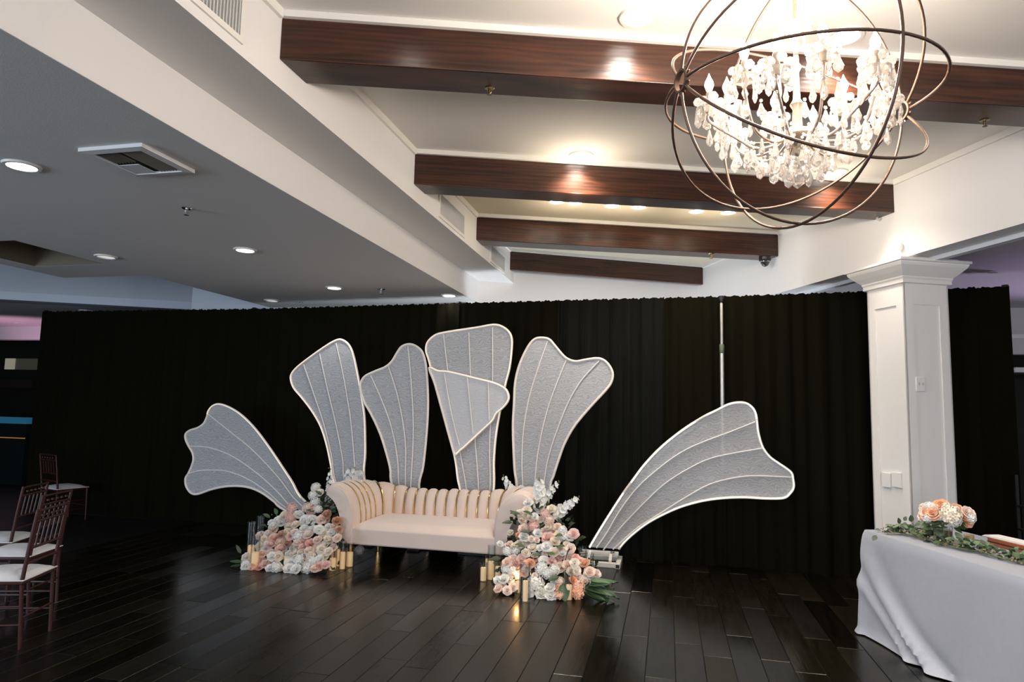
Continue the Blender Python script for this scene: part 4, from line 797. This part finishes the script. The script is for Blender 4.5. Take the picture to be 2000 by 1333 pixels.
# ------------------------------------------------------------------ table at the right with its cloth and decorations
TA = Vector((1.425, 5.58, 0)); TD = Vector((.309, -.951, 0)); TW = Vector((.951, .309, 0)); TLn, TWd, TZ = 2.1, .76, .748
tb = thing('folding_table', 'long table hidden under the pale satin cloth', 'table', TA + TD * (TLn / 2) + TW * (TWd / 2), math.atan2(TD.y, TD.x), None)
MB().box((-TLn / 2 + .01, -TWd / 2 + .01, .70), (TLn / 2 - .01, TWd / 2 - .01, .735)).obj('table_top', mat('table_grey', (.5, .5, .48), .6), tb)
for sx in (-1, 1):
    for sy in (-1, 1): MB().tube([(sx * .85, sy * .28, .70), (sx * .9, sy * .3, .002)], .014, 8).obj('leg', CHROME, tb)
def cloth():
    per = []; rc = .035; ns = 46
    cor = [(0, 0), (TLn, 0), (TLn, TWd), (0, TWd)]
    def seg(a, b, n):
        for i in range(n): per.append((a[0] + (b[0] - a[0]) * i / n, a[1] + (b[1] - a[1]) * i / n))
    def arc(cx, cy, a0, n=8):
        for i in range(n): a = a0 + pi / 2 * i / n; per.append((cx + rc * cos(a), cy + rc * sin(a)))
    arc(rc, rc, pi); seg((rc, 0), (TLn - rc, 0), 80); arc(TLn - rc, rc, -pi / 2); seg((TLn, rc), (TLn, TWd - rc), 24); arc(TLn - rc, TWd - rc, 0); seg((TLn - rc, TWd), (rc, TWd), 60); arc(rc, TWd - rc, pi / 2); seg((0, TWd - rc), (0, rc), 24)
    n = len(per); rows = []; nz = 22
    for k in range(nz + 1):
        v = k / nz; row = []
        for j, (a, b) in enumerate(per):
            a0, b0 = per[j - 1]; a1, b1 = per[(j + 1) % n]; tx, ty = a1 - a0, b1 - b0; L_ = math.hypot(tx, ty); nx, ny = ty / L_, -tx / L_
            # distance along the front from the near-left corner
            dc = a if b < rc * 1.01 else 99; de = b if a < rc * 1.01 else 99
            off = .012 * (1 - (1 - min(1, v * 12)) ** 2) + .02 * v
            fold = 0.
            if dc < 2.2:
                q = dc - (.02 + .75 * v * v)          # diagonal sweep of the corner folds
                fold = .055 * v * math.exp(-(q / .085) ** 2) + .04 * v * math.exp(-((q + .20) / .06) ** 2) - .03 * v * math.exp(-((q + .10) / .05) ** 2) - .03 * v * math.exp(-((q - .15) / .09) ** 2)
                fold += .008 * v * sin(dc * 9 + 3 * v)
            if de < 2: fold += .03 * v * sin(de * 17 + .6) + .015 * v
            o = off + fold; z = TZ + .004 - (TZ - .006) * v
            if v > .93: o += .02 * ((v - .93) / .07) ** 2
            pw = TA + TD * (a + nx * o) + TW * (b + ny * o); row.append((pw.x, pw.y, z))
        row.append(row[0]); rows.append(row)
    m = MB(); m.grid(rows); top = rows[0][:-1]; m.add(top, [tuple(range(len(top)))])
    ob = m.obj('tablecloth', FROST, None, 60); tag(ob, 'pale blue-grey satin tablecloth reaching the floor', 'tablecloth'); return ob
cloth()
def tp(px, py, z=TZ + .006): return at_z(px, py, z)
vb = tp(1842, 1062); vz = TZ + .0065
va = MB().lathe([(0, 0), (.056, 0), (.06, .004), (.06, .12), (.057, .121), (.057, .007), (0, .007)], 24).obj('glass_vase', GLASS, None, 40); va.location = (vb.x, vb.y, vz); tag(va, 'round clear glass vase under the peach bouquet', 'vase')
wt = MB().lathe([(0, .008), (.055, .008), (.055, .095), (0, .095)], 20).obj('vase_water', mat('stem_water', (.16, .15, .07), .2), None, 40); wt.location = (vb.x, vb.y, vz); tag(wt, 'murky water with stems inside the round vase', 'water')
bq = thing('bouquet', 'round bouquet of peach roses and white hydrangeas on the table', 'flowers', (vb.x, vb.y, vz + .10))
bc = Vector((0, 0, .085)); R2 = random.Random(3)
BQ = [(1809, 1001, 13, 'r', 'o'), (1822, 1002, 13, 'r', 'o'), (1800, 1008, 10, 'r', 'b'), (1838, 987, 13, 'r', 'o'), (1815, 990, 10, 'h', 'w'), (1804, 992, 9, 'h', 'cr'), (1856, 1005, 19, 'h', 'cr'), (1863, 1016, 13, 'h', 'w'), (1881, 1003, 13, 'r', 'o'), (1888, 1015, 14, 'r', 'o'), (1893, 1001, 12, 'r', 'b'), (1896, 1012, 10, 'h', 'w'), (1812, 1013, 9, 'h', 'w'), (1848, 994, 11, 'h', 'cr'), (1870, 993, 11, 'r', 'o'), (1826, 994, 9, 'r', 'cr')]
dv = (Vector((vb.x, vb.y, 1)) - CP); dep = sqrt(dv.x ** 2 + dv.y ** 2)
for (x, y, r, kd, c) in BQ:
    d = ray(x, y); d.normalize(); ctr = Vector((vb.x, vb.y, vz + .165)); o_ = CP - ctr; rad = .115; b_ = d.dot(o_); q_ = o_.dot(o_) - rad * rad; D_ = b_ * b_ - q_
    t_ = -b_ - sqrt(max(D_, 0)); p = CP + d * t_; rr = r * (p - CP).dot(FW) / F
    n = (p - ctr).normalized() * .7 + Vector((-.25, -.4, .3)); me = {'r': ROSE.get(c), 'h': HYD.get(c)}[kd]
    inst({'r': 'rose', 'h': 'hydrangea'}[kd], me, bq, p - bq.location, look(n, R2.uniform(0, 6)), rr * 1.05)
for i in range(26):
    a = R2.uniform(0, 2 * pi); leafat(bq, Vector((vb.x + .07 * cos(a), vb.y + .07 * sin(a), vz + .13 + R2.uniform(-.02, .03))), (cos(a), sin(a), R2.uniform(-.5, .3)), R2.uniform(.05, .085))
for i in range(8):
    a = 2 * pi * i / 8; MB().tube([(.03 * cos(a), .03 * sin(a), -.085), (-.02 * cos(a), -.02 * sin(a), .05)], .003, 5).obj('stem', STEM, bq)
# eucalyptus garland
ga = thing('eucalyptus_garland', 'grey-green eucalyptus garland lying along the table edge', 'garland', tp(1850, 1068)); R3 = random.Random(5)
GPX = [(1722, 1040), (1745, 1040), (1770, 1045), (1800, 1053), (1835, 1064), (1870, 1072), (1905, 1078), (1945, 1090), (1985, 1098), (2030, 1112)]
gp = [tp(x, y, TZ + .022) + TW * .025 for x, y in GPX]; gs = spline(gp, 8)
MB().tube([p - ga.location for p in gs], .004, 6).obj('garland_stem', STEM, ga)
SEED = MB().lathe([(0, -1), (.6, -.5), (.6, .3), (0, 1)], 6).mesh('seed_pod', 180); SEED.materials.append(mat('seed_tan', (.24, .19, .10), .7, rnd=.3))
for i in range(285):
    p = gs[R3.randrange(len(gs))] + Vector((R3.uniform(-.03, .05), R3.uniform(-.03, .03), R3.uniform(-.008, .045))) + TW * R3.uniform(-.01, .09)
    d = Vector((R3.uniform(-1, 1), R3.uniform(-1, 1), R3.uniform(-.1, .6))); leafat(ga, p, d, R3.uniform(.032, .060), EUL if i % 3 else LEAF, 'eucalyptus_leaf', R3.uniform(.7, 1.1))
for i in range(230):
    p = gs[R3.randrange(len(gs))] + Vector((R3.uniform(-.04, .05), R3.uniform(-.04, .04), R3.uniform(-.005, .03))) + TW * R3.uniform(-.02, .05)
    inst('seed_pod', SEED, ga, p - ga.location, look((R3.uniform(-1, 1), R3.uniform(-1, 1), R3.uniform(0, 1))), R3.uniform(.005, .009))
for (x, y, l, dx, dz) in ((1757, 1024, .05, -.2, 1), (1766, 1018, .04, .4, 1), (1780, 1020, .055, -.1, 1), (1790, 1028, .05, .5, .7), (1783, 1030, .055, .2, .2), (1768, 1032, .05, -.4, .4), (1795, 1022, .045, .6, .8), (1712, 1047, .045, -.6, -.7), (1720, 1036, .04, -1, .1)):
    leafat(ga, at_z(x, y, TZ + .02).lerp(tp(1775, 1040, TZ + .03), .0) + Vector((0, 0, .0)), (dx, -.2, dz), l, EUL, 'eucalyptus_leaf', 1.)
def on_table(px, py, h, name, label, cat):
    p = tp(px, py, TZ + .0055); return thing(name, label, cat, p, math.atan2(TD.y, TD.x))
b = tp(1935, 1070); t = thing('wooden_box', 'low reddish wooden box at the table end', 'box', (b.x + .13, b.y - .02, TZ + .0055), math.atan2(TD.y, TD.x))
MB().box((-.16, -.055, 0), (.16, .055, .05)).obj('box_body', mat('red_wood', (.26, .075, .03), .4, vary=.3, vscale=20, stretch=(2, 12, 12)), t, bevel=.004)
MB().box((-.16, -.057, .022), (.16, -.0552, .027)).obj('lid_seam', BLACKP, t)
t2 = thing('paper_stack', 'folded white paper lying on the wooden box', 'paper', t.location + Vector((0, 0, .0505)), math.atan2(TD.y, TD.x) + .05)
for i in range(3): MB().box((-.2 + i * .01, -.05, i * .004), (.17 + i * .006, .06, i * .004 + .0035)).obj('sheet', mat('paper_white', (.82, .77, .73), .7), t2)
for px, py, l in ((1801, 1052, 'small gold votive glass left of the vase'), (1893, 1060, 'small pale votive glass right of the vase')):
    p = tp(px, py); o = MB().lathe([(0, 0), (.028, 0), (.032, .05), (.03, .052), (.027, .006), (0, .006)], 16).obj('votive_glass', mat('votive_gold', (.62, .48, .26), .25, .3), None, 40); o.location = (p.x, p.y, TZ + .0055); tag(o, l, 'candle holder', 'votive glasses on the table')
# dark rack at the right frame edge
p = at_y(2030, 1010, 6.9); t = thing('drinks_rack', 'dark rack with white edged shelves at the right frame edge', 'rack', (p.x, 6.9, 0))
for sx in (-.12, .4):
    for sy in (-.1, .1): MB().box((sx - .012, sy - .012, 0), (sx + .012, sy + .012, 1.1)).obj('post', BLACKP, t)
for py in (990, 1036, 1085):
    z = at_y(2000, py, 6.9).z; MB().box((-.13, -.12, z - .012), (.41, .12, z)).obj('shelf', BLACKP, t); MB().box((-.13, -.124, z - .011), (.41, -.1205, z - .001)).obj('shelf_edge', TRIMW, t)
p = at_y(1990, 722, 9.4); o = MB().box((0, 0, -.03), (1., .12, .03)).obj('wall_shelf', TRIMW); o.location = (p.x, 9.48, p.z); tag(o, 'short white ledge on the far wall at right', 'shelf')
MB().box((0, .121, -.05), (1., .9, .05)).obj('bracket', DARKWALL, o)

# ------------------------------------------------------------------ chairs at the left
def chair_build():
    t = thing('chiavari_chair', 'x', 'chair')      # faces +x, seat centre at origin, back at -x
    w, d = .19, .19
    for sy in (-1, 1):
        MB().tube([(-d - .02, sy * w * .96, 0), (-d, sy * w, .44), (-d - .03, sy * w, .70), (-d - .06, sy * w, .92)], [.012, .014, .013, .012], 8).obj('back_leg', MAHOG, t, True)
        MB().tube([(d + .01, sy * (w + .015), 0), (d, sy * (w + .01), .44)], [.011, .014], 8).obj('front_leg', MAHOG, t, True)
        for z in (.16, .28): MB().tube([(-d - .01, sy * w, z), (d + .005, sy * (w + .012), z)], .008, 6).obj('side_stretcher', MAHOG, t)
    for x, z in ((d + .005, .2), (-d - .012, .2)): MB().tube([(x, -w, z), (x, w, z)], .008, 6).obj('stretcher', MAHOG, t)
    MB().box((-d - .015, -w - .015, .425), (d + .015, w + .02, .45)).obj('seat_frame', MAHOG, t, bevel=.006)
    for z, x in ((.91, -d - .058), (.84, -d - .05), (.66, -d - .026), (.56, -d - .015)): MB().tube([(x, -w, z), (x - .008, 0, z + .004), (x, w, z)], .010, 8).obj('back_rail', MAHOG, t, True)
    for y in (-.12, -.06, 0, .06, .12):
        MB().tube([(-d - .026, y, .66), (-d - .052, y, .84)], .007, 6).obj('spindle', MAHOG, t); MB().lathe([(.001, -.012), (.012, -.006), (.012, .006), (.001, .012)], 8, (-d - .06, y, .875)).obj('bead', MAHOG, t, True)
    rows = []
    for i in range(9):
        a = -1 + 2 * i / 8; rows.append([(a * (d + .02), (-1 + 2 * j / 8) * (w + .02), .455 + .04 * (1 - a ** 4) * (1 - (-1 + 2 * j / 8) ** 4)) for j in range(9)])
    m = MB().grid(rows); m.box((-d - .02, -w - .02, .45), (d + .02, w + .02, .456)); m.obj('cushion', CUSH, t, 70)
    return t
def copy_tree(o):
    c = o.copy(); COL.objects.link(c)
    for ch in o.children:
        k = ch.copy(); COL.objects.link(k); k.parent = c
    return c
cproto = chair_build()
for i, (x, y, rz, l) in enumerate([(-4.28, 3.70, pi + .36, 'nearest dark red chair with white cushion, cut by the left edge'), (-4.84, 4.26, pi + .30, 'second dark red chair, its white cushion fully in view'),
                                   (-5.42, 4.58, pi + .36, 'third dark red chair, its white cushion behind the second one'), (-7.78, 7.40, pi / 2 - .25, 'farthest chair, standing against the drapes')]):
    c = cproto if i == 0 else copy_tree(cproto); c.location = (x, y, 0); c.rotation_euler = (0, 0, rz); c.scale = (.96, .96, .95); tag(c, l, 'chair', 'dark red chairs with white cushions')
# dim bar in the far left room
p = at_y(53, 818, 10.0); q = at_y(53, 905, 10.0)
t = thing('bar_counter', 'dim bar front with a blue lit top edge at the left', 'bar', (p.x - 1.2, 10.0, 0))
MB().box((-1.3, 0, 0), (1.2, .5, p.z - .10)).obj('body', mat('bar_front', (.012, .016, .016), .3), t); MB().box((-1.32, -.03, p.z - .10), (1.22, .52, p.z)).obj('top_edge', mat('bar_blue', (.02, .09, .16), .3, emit=(.02, .12, .22), estr=.5), t)
z = at_y(30, 856, 10.0).z; MB().box((-1.3, -.008, z - .008), (1.2, -.001, z + .008)).obj('light_line', mat('bar_line', (.3, .12, .04), .4, emit=(1, .45, .12), estr=.25), t)
a = at_y(5, 700, 12.8); b = at_y(65, 722, 12.8); t = thing('lit_alcove', 'faintly lit alcove high on the dark far wall', 'alcove', ((a.x + b.x) / 2, 12.9, b.z))
hw = (b.x - a.x) / 2; hh = a.z - b.z
MB().box((-hw, 0, 0), (hw, .06, hh)).obj('panel', mat('alcove_panel', (.05, .05, .035), .5, emit=(.5, .5, .38), estr=.05), t); MB().box((-hw, -.03, 0), (-hw + .28, -.001, hh)).obj('lamp_glow', mat('alcove_lamp', (.5, .5, .4), .5, emit=(.8, .75, .55), estr=.22), t)
MB().box((-hw - .5, -.1, -.45), (hw, .06, -.25)).obj('shelf', mat('alcove_shelf', (.04, .025, .022), .5), t)

# ------------------------------------------------------------------ chandelier
cc = Vector((.494, 2.672, 2.834)); ch = thing('orb_chandelier', 'crystal chandelier inside a bronze orb of rings', 'chandelier', cc)
ax = Vector((.885, .465, .017)).normalized(); ux = ax.cross(zz).normalized(); vx = ux.cross(ax); OR = .5
for k in range(4):
    ph = radians(-2 + 45 * k); e = ux * cos(ph) + vx * sin(ph)
    for sg in (-1, 1):
        MB().tube([ax * OR * cos(.085 + (pi - .17) * i / 40) + e * sg * OR * sin(.085 + (pi - .17) * i / 40) for i in range(41)], .0058, 8).obj('ring', BRONZE, ch, True)
MB().tube([(ux * cos(2 * pi * i / 72) + vx * sin(2 * pi * i / 72)) * (OR + .006) for i in range(72)], .0058, 8, closed=True).obj('ring', BRONZE, ch, True)
for s in (-1, 1):
    c = ax * s * (OR - .004); m = MB()
    rows = [[c + (ux * cos(2 * pi * i / 28) + vx * sin(2 * pi * i / 28)) * r + ax * s * q for i in range(28)] for r, q in ((.036, -.008), (.044, -.008), (.044, .010), (.036, .010), (.036, -.008))]
    for r in rows: r.append(r[0])
    m.grid(rows).obj('pivot_ring', BRONZE, ch, 40)
    for k in range(8):
        a = pi / 4 * k + .35; MB().lathe([(0, .012), (.004, .010), (.004, 0)], 6).obj('rivet', BRONZE, ch).matrix_local = Matrix.Translation(c + (ux * cos(a) + vx * sin(a)) * .044) @ look(ux * cos(a) + vx * sin(a)).to_matrix().to_4x4()
# stem, chain, canopy
MB().lathe([(0, -.24), (.010, -.235), (.016, -.22), (.012, -.2), (.05, -.185), (.062, -.16), (.05, -.14), (.02, -.125), (.016, -.05), (.026, -.03), (.014, -.01), (.010, .1), (.020, .12), (.010, .14), (.008, .30), (.018, .315), (.008, .33), (.007, .50)], 16).obj('stem', mat('antique_silver', (.45, .38, .30), .35, .7), ch, 50)
top = ZC - cc.z
nl = int((top - .5) / .034)
for i in range(nl):
    z = .512 + i * .034; a = i % 2 * pi / 2
    MB().tube([(cos(a) * .010 * cos(2 * pi * k / 12), sin(a) * .010 * cos(2 * pi * k / 12), z + .021 * sin(2 * pi * k / 12)) for k in range(12)], .0032, 6, closed=True).obj('chain_link', BRONZE, ch, True)
MB().lathe([(0, top - .06), (.012, top - .055), (.03, top - .03), (.06, top - .012), (.065, top), (0, top)], 20).obj('ceiling_canopy', BRONZE, ch, 40)
# crystals
def faceted(prof, n=8, name='crystal_drop'):
    me = MB().lathe(prof, n).mesh(name); me.materials.append(CRYSTAL); return me
DROP = faceted([(0, 0), (.12, -.08), (.22, -.45), (.42, -.95), (.34, -1.25), (0, -1.5)], 6); DROPF = DROP
BALL = faceted([(0, .5), (.3, .42), (.5, .1), (.42, -.25), (0, -.5)], 8, 'crystal_bead'); LONG = faceted([(0, 0), (.09, -.1), (.16, -.8), (.22, -1.5), (.12, -1.85), (0, -2)], 6)
BOB = MB().lathe([(.012, -.004), (.03, .0), (.046, .010), (.05, .018), (.046, .016), (.028, .006), (.012, .003)], 16, closed_prof=True).mesh('bobeche', 30); BOB.materials.append(CRYSTAL)
slv = MB().lathe([(0, 0), (.0125, 0), (.0125, .075), (.010, .08), (0, .08)], 12).mesh('candle_sleeve', 40); slv.materials.append(SLEEVE)
blb = MB().lathe([(0, 0), (.008, .002), (.012, .012), (.0175, .028), (.016, .042), (.009, .056), (.004, .068), (.001, .078)], 12).mesh('flame_bulb', True); blb.materials.append(BULB)
R4 = random.Random(9); ncr = [0]
def drop(p, s, me=DROP, chain=0):
    for q in range(chain):
        inst('crystal_bead', BALL, ch, (p[0], p[1], p[2] - .009 - q * .017), None, .013); ncr[0] += 1
    inst('crystal_drop', me, ch, (p[0], p[1], p[2] - chain * .017), look((0, 0, 1), R4.uniform(0, 6)), (s, s * .6 if me is DROP else s, s)); ncr[0] += 1
NA = 12
for k in range(NA):
    a = 2 * pi * k / NA + .15; c, s = cos(a), sin(a); up = .035 if k % 2 else 0; rad = .335 if k % 2 == 0 else .27; zc = -.04 + up * 1.6
    arm = [(c * r, s * r, z) for r, z in ((.03, -.15), (.09, -.195), (.16, -.205), (.23, -.165), (rad, zc - .055), (rad, zc - .02))]
    MB().tube(spline(arm, 5), .0055, 6).obj('arm', mat('antique_arm', (.50, .40, .33), .35, .6), ch, True)
    inst('bobeche', BOB, ch, (c * rad, s * rad, zc - .02)); inst('candle_sleeve', slv, ch, (c * rad, s * rad, zc - .015)); inst('flame_bulb', blb, ch, (c * rad, s * rad, zc + .064), look((0, 0, 1), R4.uniform(0, 6)))
    for q in range(8):
        b = a + 2 * pi * q / 8; drop((c * rad + .05 * cos(b), s * rad + .05 * sin(b), zc - .006), R4.uniform(.034, .048), DROP if q % 4 else LONG)
    for q in range(7): b = 2 * pi * q / 7 + .5; inst('crystal_bead', BALL, ch, (c * rad + .044 * cos(b), s * rad + .044 * sin(b), zc + .014 + .012 * (q % 2)), None, R4.uniform(.032, .044))
    drop((c * rad, s * rad, zc - .07), .048, DROP, 1); drop((c * .19, s * .19, -.17), .046, DROP, 2)
for r, z, n, chn in ((.30, -.09, 22, 1), (.24, -.13, 22, 1), (.17, -.17, 18, 2), (.10, -.20, 12, 3), (.045, -.22, 6, 4)):
    for k in range(n): a = 2 * pi * k / n + .4 + r; drop((r * cos(a), r * sin(a), z + R4.uniform(-.025, .02)), R4.uniform(.036, .052), DROP, chn)
inst('crystal_ball', BALL, ch, (0, 0, -.335), None, .055)
for k in range(8):
    a = 2 * pi * k / 8; drop((.055 * cos(a), .055 * sin(a), .305), .026, LONG if k % 2 else DROP, 1)
    MB().tube([(.01 * cos(a), .01 * sin(a), .26), (.045 * cos(a), .045 * sin(a), .3), (.058 * cos(a), .058 * sin(a), .31)], .003, 5).obj('crown_arm', MATS['antique_arm'], ch)
light('chandelier_glow', 'POINT', (0, 0, .17), 145, (1, .86, .72), .16, parent=ch)
